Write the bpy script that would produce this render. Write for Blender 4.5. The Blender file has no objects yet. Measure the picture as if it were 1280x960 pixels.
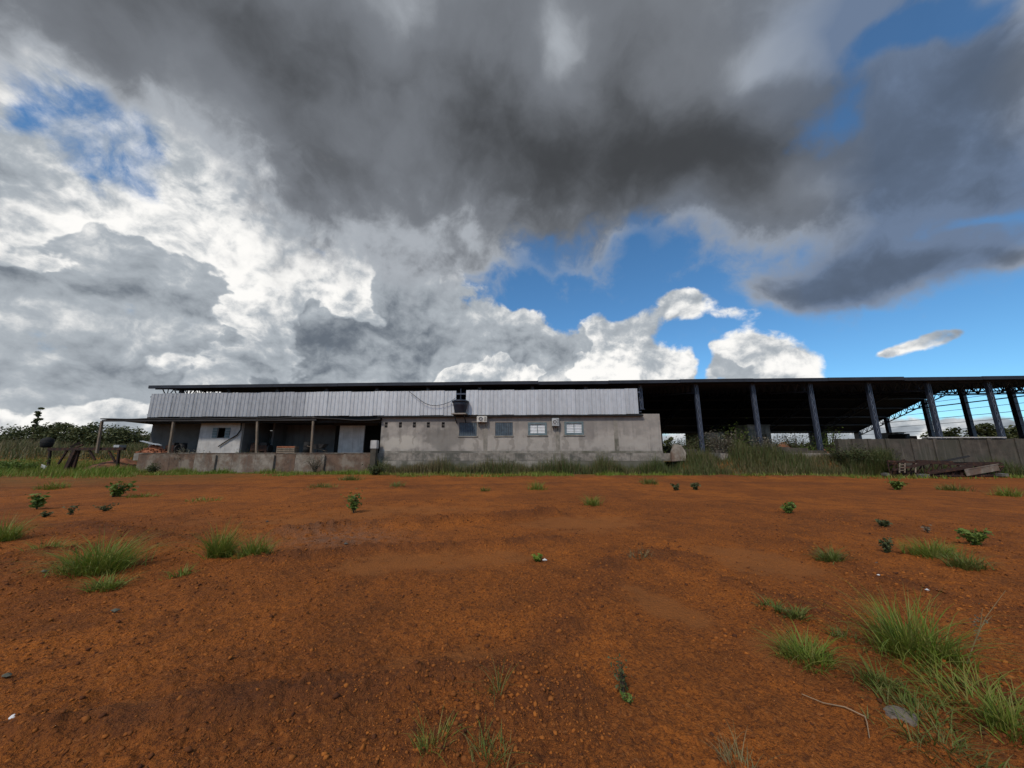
import bpy, bmesh, math, random
import numpy as np
from math import sin, cos, pi, radians
from mathutils import Vector, Matrix

scene = bpy.context.scene
C = scene.collection

# ----------------------------------------------------------------------------
# camera, world, sun, exposure
# ----------------------------------------------------------------------------
FPX, CX, CY = 434.0, 640.0, 480.0          # focal length and centre in photo pixels
PITCH = math.atan(88.0 / FPX)
EYE = 1.5
cam_data = bpy.data.cameras.new('camera')
cam = bpy.data.objects.new('camera', cam_data)
C.objects.link(cam)
cam.location = (0, 0, EYE)
cam.rotation_euler = (radians(90) + PITCH, 0, 0)
cam_data.sensor_width = 36.0
cam_data.lens = FPX / 1280.0 * 36.0
cam_data.clip_start = 0.05
cam_data.clip_end = 20000
scene.camera = cam

scene.view_settings.view_transform = 'Standard'
scene.view_settings.look = 'None'
scene.view_settings.exposure = 0.0
scene.view_settings.gamma = 1.0
scene.view_settings.use_curve_mapping = False
scene.render.engine = 'CYCLES'
scene.cycles.max_bounces = 6
scene.cycles.diffuse_bounces = 3

SUN_EL, SUN_AZ = radians(47), radians(208)      # azimuth clockwise from +Y: behind the camera, to the left
sun_dir = Vector((sin(SUN_AZ) * cos(SUN_EL), cos(SUN_AZ) * cos(SUN_EL), sin(SUN_EL)))
sl = bpy.data.lights.new('sun', 'SUN')
sl.energy = 2.2
sl.angle = radians(7)
sl.color = (1.0, 0.90, 0.77)
sun = bpy.data.objects.new('sun', sl)
C.objects.link(sun)
sun.rotation_euler = (-sun_dir).to_track_quat('-Z', 'Y').to_euler()
sun.location = sun_dir * 50


def ray(u, v):
    x = (u - CX) / FPX
    y = -(v - CY) / FPX
    return Vector((x, cos(PITCH) - y * sin(PITCH), sin(PITCH) + y * cos(PITCH)))


class E:
    """a small expression wrapper that writes Math nodes"""
    nt = None

    def __init__(s, k):
        s.k = k

    @classmethod
    def m(cls, op, *a, clamp=False):
        n = cls.nt.nodes.new('ShaderNodeMath')
        n.operation = op
        n.use_clamp = clamp
        for i, x in enumerate(a):
            if isinstance(x, E):
                cls.nt.links.new(x.k, n.inputs[i])
            else:
                n.inputs[i].default_value = x
        return E(n.outputs[0])

    def __add__(s, o): return E.m('ADD', s, o)
    __radd__ = __add__
    def __sub__(s, o): return E.m('SUBTRACT', s, o)
    def __rsub__(s, o): return E.m('SUBTRACT', o, s)
    def __mul__(s, o): return E.m('MULTIPLY', s, o)
    __rmul__ = __mul__
    def exp(s): return E.m('EXPONENT', s)
    def clamp(s): return E.m('ADD', s, 0.0, clamp=True)

    def ramp(s, a, b):                          # smoothstep from a to b
        n = E.nt.nodes.new('ShaderNodeMapRange')
        n.interpolation_type = 'SMOOTHSTEP'
        E.nt.links.new(s.k, n.inputs['Value'])
        n.inputs['From Min'].default_value = a
        n.inputs['From Max'].default_value = b
        return E(n.outputs['Result'])


def vmath(nt, op, a, b=None, scale=None):
    n = nt.nodes.new('ShaderNodeVectorMath')
    n.operation = op
    for i, x in enumerate((a, b)):
        if x is None:
            continue
        if hasattr(x, 'is_linked'):
            nt.links.new(x, n.inputs[i])
        else:
            n.inputs[i].default_value = x
    if scale is not None:
        n.inputs['Scale'].default_value = scale
    return n.outputs['Value'] if op == 'DOT_PRODUCT' else n.outputs['Vector']


def mixc(nt, f, a, b):
    n = nt.nodes.new('ShaderNodeMix')
    n.data_type = 'RGBA'
    for sock, x in ((n.inputs[0], f), (n.inputs[6], a), (n.inputs[7], b)):
        if isinstance(x, E):
            nt.links.new(x.k, sock)
        elif hasattr(x, 'is_linked'):
            nt.links.new(x, sock)
        elif isinstance(x, (int, float)):
            sock.default_value = x
        else:
            sock.default_value = (*x, 1.0)
    return n.outputs[2]


def make_world():
    w = bpy.data.worlds.new('World')
    scene.world = w
    w.use_nodes = True
    w.cycles.sampling_method = 'MANUAL'
    w.cycles.sample_map_resolution = 512
    nt = w.node_tree
    nt.nodes.clear()
    E.nt = nt
    N = nt.nodes.new
    L = nt.links.new
    tc = N('ShaderNodeTexCoord')
    d = vmath(nt, 'NORMALIZE', tc.outputs['Generated'])

    def noise(vec, scale, detail=5, rough=0.55, out='Fac', off=(0, 0, 0), lac=2.0, dist=0.0):
        n = N('ShaderNodeTexNoise')
        L(vmath(nt, 'ADD', vec, off), n.inputs['Vector'])
        n.inputs['Scale'].default_value = scale
        n.inputs['Detail'].default_value = detail
        n.inputs['Roughness'].default_value = rough
        n.inputs['Lacunarity'].default_value = lac
        n.inputs['Distortion'].default_value = dist
        return n.outputs[out]

    def voro(vec, scale, detail=3, rough=0.5, off=(0, 0, 0)):
        n = N('ShaderNodeTexVoronoi')
        n.feature = 'F1'
        n.normalize = True
        L(vmath(nt, 'ADD', vec, off), n.inputs['Vector'])
        n.inputs['Scale'].default_value = scale
        n.inputs['Detail'].default_value = detail
        n.inputs['Roughness'].default_value = rough

        return E(n.outputs['Distance'])

    def warp(vec, scale, amt, detail=3, off=(0, 0, 0)):
        c = noise(vec, scale, detail, 0.55, 'Color', off)
        c = vmath(nt, 'SUBTRACT', c, (0.5, 0.5, 0.5))
        return vmath(nt, 'ADD', vec, vmath(nt, 'SCALE', c, scale=amt))

    d1 = warp(d, 2.6, 0.13, 3)                       # ragged outlines of the cumulus
    d1 = warp(d1, 9.0, 0.050, 3)
    d1 = warp(d1, 34.0, 0.016, 3)
    d2 = warp(warp(d, 2.0, 0.30, 4, (7, 3, 1)), 11.0, 0.05, 4, (1, 9, 1))           # soft streaky outlines of the dark deck

    def blob(vec, u, v, ru, rv, th=0, direction=None):
        """smooth bump round one direction of the sky"""
        c, s = cos(radians(th)), sin(radians(th))
        c0 = ray(u, v).normalized()
        t1 = ray(u + ru * c, v + ru * s).normalized() - c0
        t2 = ray(u - rv * s, v + rv * c).normalized() - c0
        t1 -= c0 * t1.dot(c0)
        t2 -= c0 * t2.dot(c0)
        U, S, _ = np.linalg.svd(np.array([t1, t2]).T, full_matrices=False)
        e1, e2 = Vector(U[:, 0]), Vector(U[:, 1])
        rot = Matrix((e1, e2, e1.cross(e2))).transposed()
        mp = N('ShaderNodeMapping')
        mp.vector_type = 'TEXTURE'
        L(vec, mp.inputs['Vector'])
        mp.inputs['Location'].default_value = c0
        mp.inputs['Rotation'].default_value = rot.to_euler()
        mp.inputs['Scale'].default_value = (S[0], S[1], 0.9)
        r2 = E(vmath(nt, 'DOT_PRODUCT', mp.outputs[0], mp.outputs[0]))
        return E.m('POWER', 0.36788, r2)

    def total(vec, rows):
        acc = None
        for r in rows:
            acc = E.m('MULTIPLY_ADD', blob(vec, *r[1:]), r[0], 0.0 if acc is None else acc)
        return acc

    def dblob(vec, axis, k):
        t = E(vmath(nt, 'DOT_PRODUCT', vec, Vector(axis).normalized()))
        return ((t - 1.0) * k).exp()

    back = E(vmath(nt, 'DOT_PRODUCT', d, (0, -1, 0))).ramp(-0.25, 0.35)   # sky the photograph does not show

    # ---- cumulus -----------------------------------------------------------
    cov1 = total(d1, CUMULUS)
    dw = warp(warp(d, 4.0, 0.07, 2, (3, 3, 3)), 18.0, 0.022, 3)
    sq = vmath(nt, 'MULTIPLY', dw, (1.0, 1.0, 1.25))

    def dome(scale, off):                           # rounded heads, one per cell
        v = voro(sq, scale, 0.0, 0.5, off)
        return E.m('SQRT', E.m('MAXIMUM', 1.0 - v * v * 1.5, 0.0))

    def puff(off):
        n = E(noise(sq, 4.6, 7, 0.60, 'Fac', off))
        return dome(5.5, off) * 0.40 + dome(13.0, off) * 0.22 + dome(30.0, off) * 0.10 + n * 0.75
    p0 = puff((0, 0, 0))
    p1 = puff((-0.010, -0.002, 0.020))
    q0 = E(noise(sq, 2.6, 4, 0.50, 'Fac', (4.2, 1, 0)))
    q1 = E(noise(sq, 2.6, 4, 0.50, 'Fac', (4.2 - 0.05, 1, 0.09)))
    big = E(noise(d, 1.7, 3, 0.5, 'Fac', (2, 5, 9)))
    fine = E(noise(sq, 11.0, 6, 0.62, 'Fac', (2, 2, 7)))
    dz = vmath(nt, 'MULTIPLY', d, (0, 0, 17.0))
    low = E.m('POWER', 0.36788, E(vmath(nt, 'DOT_PRODUCT', dz, dz)))           # bank of cloud along the horizon
    dens1 = cov1 + (p0 - 0.93) * 0.95 + (q0 - 0.5) * 0.6 + (fine - 0.5) * 0.7 + back * (big - 0.42) * 2.0 + low * 0.65
    gap = total(d1, GAPS) + (fine - 0.5) * 1.9 + (q0 - 0.5) * 1.2 - (p0 - 0.93) * 0.9
    wisp = E(noise(d1, 8.0, 7, 0.62, 'Fac', (6, 1, 4))).ramp(0.44, 0.66)         # thin shreds of cloud left in the gaps
    a1 = dens1.ramp(0.34, 0.54) * (1.0 - gap.ramp(0.24, 0.85) * (0.98 - wisp * 0.66))
    bright = total(d1, BRIGHT)
    grey = total(d1, GREY)
    relief = (p0 - p1) * 3.4 + (q0 - q1) * 1.8 + (p0 - 0.93) * 0.75
    deep = dens1.ramp(0.45, 1.1)
    lum = 0.52 + relief * 1.15 - deep * 0.20 + bright * 0.30 - grey * 0.30 - low * 0.15
    # nearer heads: a lit rim on a greyer body
    lobe = E(noise(sq, 3.0, 5, 0.50, 'Fac', (9, 4, 2))) + (p1 - 0.93) * 0.50 + bright * 0.14 - grey * 0.08 - 0.53
    al = lobe.ramp(-0.004, 0.022)
    ll = 0.84 - lobe.ramp(0.0, 0.20) * 0.40 + relief * 1.25 + bright * 0.24 - grey * 0.26
    lum = lum + (ll - lum) * al
    c1 = mixc(nt, lum.ramp(-0.45, 0.58), (0.13, 0.155, 0.19), (0.42, 0.46, 0.50))
    c1 = mixc(nt, lum.ramp(0.42, 1.12), c1, (1.0, 0.985, 0.955))

    # ---- the dark deck overhead --------------------------------------------
    cov2 = total(d2, DARK) + dblob(d, (0.05, 0.25, 1.0), 9.0) * 0.9
    s0 = E(noise(d2, 3.0, 7, 0.50, 'Fac', (1, 8, 3)))
    s1 = E(noise(d2, 8.0, 6, 0.55, 'Fac', (5, 2, 3)))
    s2 = E(noise(d1, 16.0, 5, 0.6, 'Fac', (5, 2, 8)))
    dens2 = cov2 + (s0 - 0.5) * 0.95 + (s1 - 0.5) * 0.65 + (s2 - 0.5) * 0.60
    gap2 = total(d2, GAPS2) + (s0 - 0.5) * 0.9 + (s1 - 0.5) * 0.9 + (s2 - 0.5) * 0.5
    a2 = dens2.ramp(0.16, 0.66) * (1.0 - gap2.ramp(0.30, 0.80) * 0.9)
    body = total(d2, CORE) + (s0 - 0.5) * 1.3 + (s1 - 0.5) * 0.8 + (s2 - 0.5) * 0.30
    veil = total(d2, VEIL).clamp()
    th = (dens2.ramp(0.30, 1.15) * 0.50 + body * 0.52 - total(d2, PALE) * 0.6 - veil * 0.22).clamp()
    pale = mixc(nt, veil, (0.40, 0.43, 0.47), (0.15, 0.205, 0.31))
    mid = mixc(nt, veil, (0.180, 0.195, 0.220), (0.090, 0.122, 0.180))
    c2 = mixc(nt, th.ramp(0.0, 0.45), pale, mid)
    c2 = mixc(nt, th.ramp(0.40, 1.0), c2, mixc(nt, veil * 0.8, (0.056, 0.060, 0.066), (0.064, 0.083, 0.115)))

    sky = N('ShaderNodeTexSky')
    sky.sky_type = 'NISHITA'
    sky.sun_disc = False
    sky.sun_elevation = SUN_EL
    sky.sun_rotation = SUN_AZ
    sky.altitude = 300
    sky.air_density = 1.0
    sky.dust_density = 0.0
    sky.ozone_density = 5.0
    bg = N('ShaderNodeBackground')
    tint = N('ShaderNodeMix')
    tint.data_type = 'RGBA'
    tint.blend_type = 'MULTIPLY'
    tint.inputs[0].default_value = 1.0
    L(sky.outputs[0], tint.inputs[6])
    tint.inputs[7].default_value = (0.64, 0.97, 1.06, 1)
    L(tint.outputs[2], bg.inputs[0])
    bg.inputs[1].default_value = SKY_STRENGTH
    b1 = N('ShaderNodeBackground')
    L(c1, b1.inputs[0])
    b2 = N('ShaderNodeBackground')
    L(c2, b2.inputs[0])
    m1 = N('ShaderNodeMixShader')
    L(a1.k, m1.inputs[0]); L(bg.outputs[0], m1.inputs[1]); L(b1.outputs[0], m1.inputs[2])
    m2 = N('ShaderNodeMixShader')
    L(a2.k, m2.inputs[0]); L(m1.outputs[0], m2.inputs[1]); L(b2.outputs[0], m2.inputs[2])
    out = N('ShaderNodeOutputWorld')
    L(m2.outputs[0], out.inputs[0])


SKY_STRENGTH = 0.13
# amount, centre and half-axes in degrees-like photo units, turn
CUMULUS = [
    (1.0, 170, 330, 330, 170), (0.8, 460, 400, 170, 130), (0.9, 40, 90, 140, 130), (0.8, 230, 470, 420, 70),
    (0.7, 330, 200, 170, 110),
    (-0.9, 660, 345, 60, 60), (-0.6, 606, 455, 26, 26), (-0.5, 760, 350, 90, 40),
    (0.9, 690, 466, 84, 36), (0.8, 775, 420, 56, 32, -28), (0.9, 812, 468, 60, 28), (0.5, 640, 420, 40, 30), (0.80, 858, 380, 36, 20, -8),
    (0.95, 945, 462, 64, 38, -5), (0.35, 915, 392, 26, 12), (0.50, 1102, 441, 34, 13, -6), (0.42, 1148, 434, 40, 12, -10), (0.36, 1190, 419, 34, 9, -16), (0.85, 650, 436, 36, 46),
    (-0.45, 880, 450, 9, 40), (-0.6, 1055, 440, 22, 60), (0.75, 1150, 538, 110, 16), (0.6, 1290, 540, 90, 16), (0.4, 1000, 545, 120, 14),
]
GAPS = [(1.0, 96, 158, 92, 48, 38), (0.95, 165, 212, 64, 40, 30), (0.5, 240, 165, 26, 20), (0.75, 402, 318, 16, 11), (0.65, 452, 326, 11, 9), (0.8, 610, 318, 15, 20), (0.5, 20, 150, 40, 16), (-0.45, 120, 190, 26, 10, 25), (-0.4, 75, 140, 30, 8, 30), (-0.35, 150, 165, 22, 10, 50), (0.42, 1145, 442, 70, 14, -12), (0.40, 1195, 412, 36, 16, -16), (0.35, 1090, 436, 24, 18), (0.30, 955, 410, 60, 16), (0.30, 870, 370, 46, 14)]
GAPS2 = [(0.85, 1105, 80, 110, 30, -32), (0.7, 1215, 35, 90, 26, -22), (0.6, 1040, 170, 60, 24, -30), (0.6, 1220, 262, 170, 13, -12), (0.6, 820, 310, 50, 40), (0.7, 690, 320, 60, 34), (0.5, 1270, 200, 60, 24)]
BRIGHT = [(1.0, 385, 320, 50, 34), (1.0, 435, 352, 36, 36), (0.8, 240, 195, 60, 30), (0.8, 90, 105, 70, 30, 35), (0.9, 120, 262, 110, 26),
          (0.6, 300, 290, 120, 40), (1.0, 690, 470, 120, 24), (0.7, 790, 440, 70, 50), (0.8, 955, 430, 70, 34), (0.7, 860, 385, 40, 22),
          (0.9, 525, 285, 40, 24), (0.8, 1130, 440, 60, 14), (0.5, 20, 20, 60, 60), (0.7, 560, 470, 60, 14), (0.7, 40, 320, 60, 14)]
GREY = [(1.2, 1150, 432, 60, 12, -12), (0.8, 1190, 418, 40, 14, -16), (1.1, 230, 372, 100, 26, 14), (0.9, 60, 350, 120, 16, 8), (0.8, 60, 245, 60, 26, 20), (0.9, 320, 245, 90, 40, 30), (0.8, 90, 425, 150, 18),
        (0.8, 440, 430, 110, 36), (0.9, 560, 400, 70, 90), (0.6, 330, 430, 60, 30), (0.7, 720, 425, 40, 18, -30), (0.7, 640, 450, 16, 30),
        (0.7, 1210, 414, 30, 9, -12), (0.5, 640, 480, 900, 14), (0.6, 0, 470, 200, 26)]
DARK = [(1.0, 330, 40, 260, 110, 12), (1.2, 600, 110, 300, 150, 16), (1.2, 860, 210, 210, 100, 8), (0.9, 560, 0, 520, 110), (0.75, 1010, 130, 230, 110, -20),
        (0.7, 1250, 120, 120, 60, -30), (1.0, 1130, 325, 120, 34, -16), (0.9, 1000, 365, 56, 28, -14), (0.6, 1270, 305, 60, 18), (0.5, 460, 240, 120, 60),
        (0.5, 1180, 215, 160, 40, -10), (0.55, 560, 320, 110, 60), (0.4, 700, 300, 50, 30),
        (-0.7, 100, 150, 130, 70), (-0.3, 820, 330, 60, 26)]
CORE = [(0.40, 620, 130, 220, 90, 10), (0.75, 880, 225, 130, 60, 6), (0.4, 380, 60, 200, 60, 10), (0.45, 690, 220, 150, 60, 8), (0.5, 1250, 115, 90, 40, -30), (0.25, 1140, 322, 120, 26, -14)]
PALE = [(0.9, 720, 90, 42, 75, 12), (0.6, 960, 105, 70, 26, -10), (0.6, 1010, 240, 60, 24, -20), (0.5, 480, 20, 60, 80), (0.6, 1040, 60, 120, 50), (0.6, 260, 140, 80, 60, 40), (0.5, 520, 300, 90, 40)]
VEIL = [(0.9, 1090, 130, 170, 120, -20), (0.9, 1180, 240, 190, 80, -12), (0.9, 1110, 330, 190, 50, -14), (0.9, 1150, 60, 170, 60), (0.6, 1010, 370, 70, 40), (0.6, 860, 310, 120, 36)]
make_world()

# ----------------------------------------------------------------------------
# helpers
# ----------------------------------------------------------------------------
rng = np.random.default_rng(11)
random.seed(5)
SITE_O = Vector((0.0, 29.63, 0.0))          # the front line of the steel shed passes here
SITE_A = radians(-3.15)
SITE_R = Matrix.Rotation(SITE_A, 3, 'Z')
SITE_RI = SITE_R.inverted()


def site_pos(s, d, z):
    return SITE_O + SITE_R @ Vector((s, d, z))


def P(u, v, d):
    """site coordinates (s, z) where the sight line meets the upright plane d metres behind the front line"""
    r = SITE_RI @ ray(u, v)
    o = SITE_RI @ (Vector((0, 0, EYE)) - SITE_O)
    t = (d - o.y) / r.y
    return o.x + r.x * t, o.z + r.z * t


def G(u, v):
    """point of the flat ground under a sight line"""
    r = ray(u, v)
    t = -EYE / r.z
    return r.x * t, r.y * t


class MB:
    def __init__(s):
        s.v, s.f = [], []

    def quad(s, a, b, c, d):
        n = len(s.v)
        s.v += [tuple(a), tuple(b), tuple(c), tuple(d)]
        s.f.append((n, n + 1, n + 2, n + 3))

    def box(s, x0, x1, y0, y1, z0, z1):
        n = len(s.v)
        s.v += [(x0, y0, z0), (x1, y0, z0), (x1, y1, z0), (x0, y1, z0), (x0, y0, z1), (x1, y0, z1), (x1, y1, z1), (x0, y1, z1)]
        s.f += [(n, n + 3, n + 2, n + 1), (n + 4, n + 5, n + 6, n + 7), (n, n + 1, n + 5, n + 4), (n + 1, n + 2, n + 6, n + 5),
                (n + 2, n + 3, n + 7, n + 6), (n + 3, n, n + 4, n + 7)]
        return s

    def beam(s, p, q, w, h=None, up=(0, 0, 1)):
        p, q, up = Vector(p), Vector(q), Vector(up)
        h = h or w
        t = (q - p).normalized()
        if abs(t.dot(up)) > 0.98:
            up = Vector((0, 1, 0))
        a = t.cross(up).normalized() * (w / 2)
        b = a.cross(t).normalized() * (h / 2)
        n = len(s.v)
        for c in (p, q):
            s.v += [tuple(c - a - b), tuple(c + a - b), tuple(c + a + b), tuple(c - a + b)]
        s.f += [(n, n + 1, n + 2, n + 3), (n + 7, n + 6, n + 5, n + 4)]
        for i in range(4):
            j = (i + 1) % 4
            s.f.append((n + j, n + i, n + 4 + i, n + 4 + j))
        return s

    def tube(s, pts, r, n=8):
        pts = [Vector(p) for p in pts]
        rs = r if isinstance(r, (list, tuple)) else [r] * len(pts)
        base = len(s.v)
        prev = None
        for i, p in enumerate(pts):
            t = (pts[min(i + 1, len(pts) - 1)] - pts[max(i - 1, 0)]).normalized()
            ref = prev if prev is not None else (Vector((1, 0, 0)) if abs(t.x) < 0.9 else Vector((0, 1, 0)))
            a = (ref - t * ref.dot(t)).normalized()
            prev = a
            b = t.cross(a)
            for k in range(n):
                an = 2 * pi * k / n
                s.v.append(tuple(p + (a * cos(an) + b * sin(an)) * rs[i]))
        for i in range(len(pts) - 1):
            for k in range(n):
                k2 = (k + 1) % n
                s.f.append((base + i * n + k, base + i * n + k2, base + (i + 1) * n + k2, base + (i + 1) * n + k))
        s.f.append(tuple(base + k for k in reversed(range(n))))
        s.f.append(tuple(base + (len(pts) - 1) * n + k for k in range(n)))
        return s

    def lathe(s, prof, c=(0, 0, 0), n=20, cap=True):
        b = len(s.v)
        for r, z in prof:
            for k in range(n):
                a = 2 * pi * k / n
                s.v.append((c[0] + r * cos(a), c[1] + r * sin(a), c[2] + z))
        for i in range(len(prof) - 1):
            for k in range(n):
                k2 = (k + 1) % n
                s.f.append((b + i * n + k, b + i * n + k2, b + (i + 1) * n + k2, b + (i + 1) * n + k))
        if cap:
            s.f.append(tuple(b + k for k in reversed(range(n))))
            s.f.append(tuple(b + (len(prof) - 1) * n + k for k in range(n)))
        return s

    def mesh(s, name, mat, smooth=False, bevel=0.0):
        me = bpy.data.meshes.new(name)
        me.from_pydata(s.v, [], s.f)
        if bevel:
            bm = bmesh.new()
            bm.from_mesh(me)
            bmesh.ops.bevel(bm, geom=bm.edges[:] , offset=bevel, segments=2, affect='EDGES')
            bm.to_mesh(me)
            bm.free()
        if mat:
            me.materials.append(mat)
        if smooth:
            me.polygons.foreach_set('use_smooth', [True] * len(me.polygons))
        me.update()
        return me

    def build(s, name, mat, parent=None, smooth=False, bevel=0.0):
        return link(name, s.mesh(name, mat, smooth, bevel), parent)


def link(name, me, parent=None):
    o = bpy.data.objects.new(name, me)
    C.objects.link(o)
    if parent is not None:
        o.parent = parent
    return o


def tag(o, label, cat, group=None):
    o['label'] = label
    o['category'] = cat
    if group:
        o['group'] = group
    return o


def thing(name, label, cat, loc=(0, 0, 0), rz=0.0, group=None):
    o = link(name, None)
    o.location = loc
    o.rotation_euler = (0, 0, rz)
    return tag(o, label, cat, group)


def site_thing(name, label, cat, s, d, z, group=None, rz=0.0):
    return thing(name, label, cat, site_pos(s, d, z), SITE_A + rz, group)


def np_mesh(name, verts, faces, mat, smooth=False, tint=None):
    """fast mesh from numpy arrays; faces all of one size; tint = one value per vertex for the material"""
    me = bpy.data.meshes.new(name)
    nv, (nf, k) = len(verts), faces.shape
    me.vertices.add(nv)
    me.vertices.foreach_set('co', np.ascontiguousarray(verts, dtype=np.float32).ravel())
    me.loops.add(nf * k)
    me.loops.foreach_set('vertex_index', np.ascontiguousarray(faces, dtype=np.int32).ravel())
    me.polygons.add(nf)
    me.polygons.foreach_set('loop_start', np.arange(0, nf * k, k, dtype=np.int32))
    me.polygons.foreach_set('loop_total', np.full(nf, k, dtype=np.int32))
    if smooth:
        me.polygons.foreach_set('use_smooth', np.ones(nf, dtype=bool))
    for nm, arr in (tint or {}).items():
        at = me.attributes.new(nm, 'FLOAT', 'POINT')
        at.data.foreach_set('value', np.ascontiguousarray(arr, dtype=np.float32))
    me.materials.append(mat)
    me.update()
    me.validate()
    return me


# ---- materials ---------------------------------------------------------------
def material(name, c1, c2=None, scale=3.0, detail=6, rough=0.8, metal=0.0, bump=0.0, bscale=None, stretch=(1, 1, 1),
             c3=None, s3=0.7, lim=(0.35, 0.65), lim3=(0.45, 0.62), attr=None, spec=0.3, trans=0.0, streak=None, coord='Object', vary=0.0):
    m = bpy.data.materials.new(name)
    m.use_nodes = True
    nt = m.node_tree
    N, L = nt.nodes.new, nt.links.new
    bs = nt.nodes['Principled BSDF']
    bs.inputs['Roughness'].default_value = rough
    bs.inputs['Metallic'].default_value = metal
    bs.inputs['Specular IOR Level'].default_value = spec
    E.nt = nt
    tc = N('ShaderNodeTexCoord').outputs[coord]
    mp = N('ShaderNodeMapping')
    L(tc, mp.inputs[0])
    mp.inputs['Scale'].default_value = stretch

    def noise(sc, det, off=0.0, vec=None):
        n = N('ShaderNodeTexNoise')
        L(vec or mp.outputs[0], n.inputs['Vector'])
        n.noise_dimensions = '4D'
        n.inputs['W'].default_value = off
        n.inputs['Scale'].default_value = sc
        n.inputs['Detail'].default_value = det
        n.inputs['Roughness'].default_value = 0.62
        return E(n.outputs['Fac'])
    col = c1
    if c2:
        col = mixc(nt, noise(scale, detail).ramp(*lim), c1, c2)
    if c3:
        col = mixc(nt, noise(s3, 5, 4.0).ramp(*lim3), col, c3)
    if streak:                                       # rain streaks and grime running down
        ms = N('ShaderNodeMapping')
        L(tc, ms.inputs[0])
        ms.inputs['Scale'].default_value = (2.2, 2.2, 0.16)
        col = mixc(nt, noise(1.6, 6, 9.0, ms.outputs[0]).ramp(0.50, 0.72) * 0.75, col, streak)
    if vary:                                         # each sheet, board or panel has its own tone
        oi = N('ShaderNodeObjectInfo')
        hs = N('ShaderNodeHueSaturation')
        L((E(oi.outputs['Random']) * vary + (1.0 - vary / 2)).k, hs.inputs['Value'])
        if hasattr(col, 'is_linked'):
            L(col, hs.inputs['Color'])
        else:
            hs.inputs['Color'].default_value = (*col, 1)
        col = hs.outputs[0]
    if attr:                                         # each blade, leaf or clod has its own tone
        a = N('ShaderNodeAttribute')
        a.attribute_name = 'tint'
        col = mixc(nt, E(a.outputs['Fac']), col, attr)
    if hasattr(col, 'is_linked'):
        L(col, bs.inputs['Base Color'])
    else:
        bs.inputs['Base Color'].default_value = (*col, 1)
    if bump:
        b = N('ShaderNodeBump')
        b.inputs['Strength'].default_value = 1.0
        b.inputs['Distance'].default_value = bump
        L(noise(bscale or scale * 4, 5, 2.0).k, b.inputs['Height'])
        L(b.outputs[0], bs.inputs['Normal'])
    if trans:
        t = N('ShaderNodeBsdfTranslucent')
        if hasattr(col, 'is_linked'):
            L(col, t.inputs[0])
        else:
            t.inputs[0].default_value = (*col, 1)
        mx = N('ShaderNodeMixShader')
        mx.inputs[0].default_value = trans
        L(bs.outputs[0], mx.inputs[1])
        L(t.outputs[0], mx.inputs[2])
        L(mx.outputs[0], nt.nodes['Material Output'].inputs[0])
    return m


M = {}
M['plaster'] = material('wall_plaster', (0.365, 0.330, 0.290), (0.265, 0.240, 0.212), 1.1, 8, 0.9, bump=0.012, bscale=9, c3=(0.17, 0.155, 0.14), s3=0.55, lim3=(0.50, 0.68), streak=(0.15, 0.14, 0.125))
M['plinth'] = material('plinth_render', (0.31, 0.28, 0.24), (0.20, 0.185, 0.155), 1.6, 8, 0.95, bump=0.02, bscale=8, c3=(0.12, 0.115, 0.09), s3=0.8, lim3=(0.48, 0.66), streak=(0.13, 0.12, 0.10))
M['concrete'] = material('weathered_concrete', (0.31, 0.275, 0.235), (0.19, 0.168, 0.14), 2.5, 7, 0.95, bump=0.01, bscale=14, c3=(0.10, 0.095, 0.08), s3=0.9, streak=(0.10, 0.095, 0.08))
M['mossy'] = material('mossy_concrete', (0.100, 0.083, 0.066), (0.052, 0.044, 0.035), 1.4, 8, 0.95, bump=0.02, bscale=9, c3=(0.065, 0.06, 0.045), s3=0.6, lim3=(0.40, 0.58), streak=(0.16, 0.135, 0.11))
M['whitewash'] = material('white_limewash', (0.50, 0.485, 0.46), (0.38, 0.365, 0.345), 1.3, 7, 0.9, bump=0.006, bscale=9, streak=(0.22, 0.21, 0.20))
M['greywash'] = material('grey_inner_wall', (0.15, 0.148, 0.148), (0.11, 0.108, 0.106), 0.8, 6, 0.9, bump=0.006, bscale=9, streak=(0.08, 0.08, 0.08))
M['redrender'] = material('red_stained_render', (0.165, 0.105, 0.072), (0.100, 0.066, 0.047), 1.7, 8, 0.95, bump=0.03, bscale=7, c3=(0.22, 0.18, 0.14), s3=0.8, lim3=(0.46, 0.62), streak=(0.10, 0.075, 0.06))
M['palerender'] = material('pale_flaking_render', (0.28, 0.245, 0.20), (0.17, 0.14, 0.11), 1.9, 8, 0.95, bump=0.03, bscale=7, c3=(0.14, 0.092, 0.066), s3=0.8, lim3=(0.44, 0.60), streak=(0.13, 0.11, 0.09))
M['galv'] = material('galvanised_sheet', (0.58, 0.59, 0.60), (0.50, 0.51, 0.52), 2.0, 6, 0.5, metal=0.35, spec=0.5, streak=(0.46, 0.45, 0.44), vary=0.10)
M['galv_old'] = material('dull_galvanised_sheet', (0.42, 0.43, 0.445), (0.33, 0.34, 0.355), 2.0, 6, 0.55, metal=0.35, spec=0.5, streak=(0.31, 0.31, 0.31), vary=0.10)
M['roof'] = material('dark_blue_roof_sheet', (0.030, 0.036, 0.048), (0.020, 0.024, 0.032), 1.0, 5, 0.65, spec=0.2)
M['steel'] = material('navy_painted_steel', (0.050, 0.062, 0.092), (0.034, 0.042, 0.062), 2.5, 5, 0.45, spec=0.5, bump=0.0)
M['lacing'] = material('pale_steel_lacing', (0.22, 0.235, 0.27), (0.13, 0.145, 0.18), 3.0, 5, 0.45, metal=0.3, spec=0.5)
M['darkmetal'] = material('dark_metal', (0.035, 0.033, 0.032), (0.022, 0.020, 0.020), 6, 5, 0.6)
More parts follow.
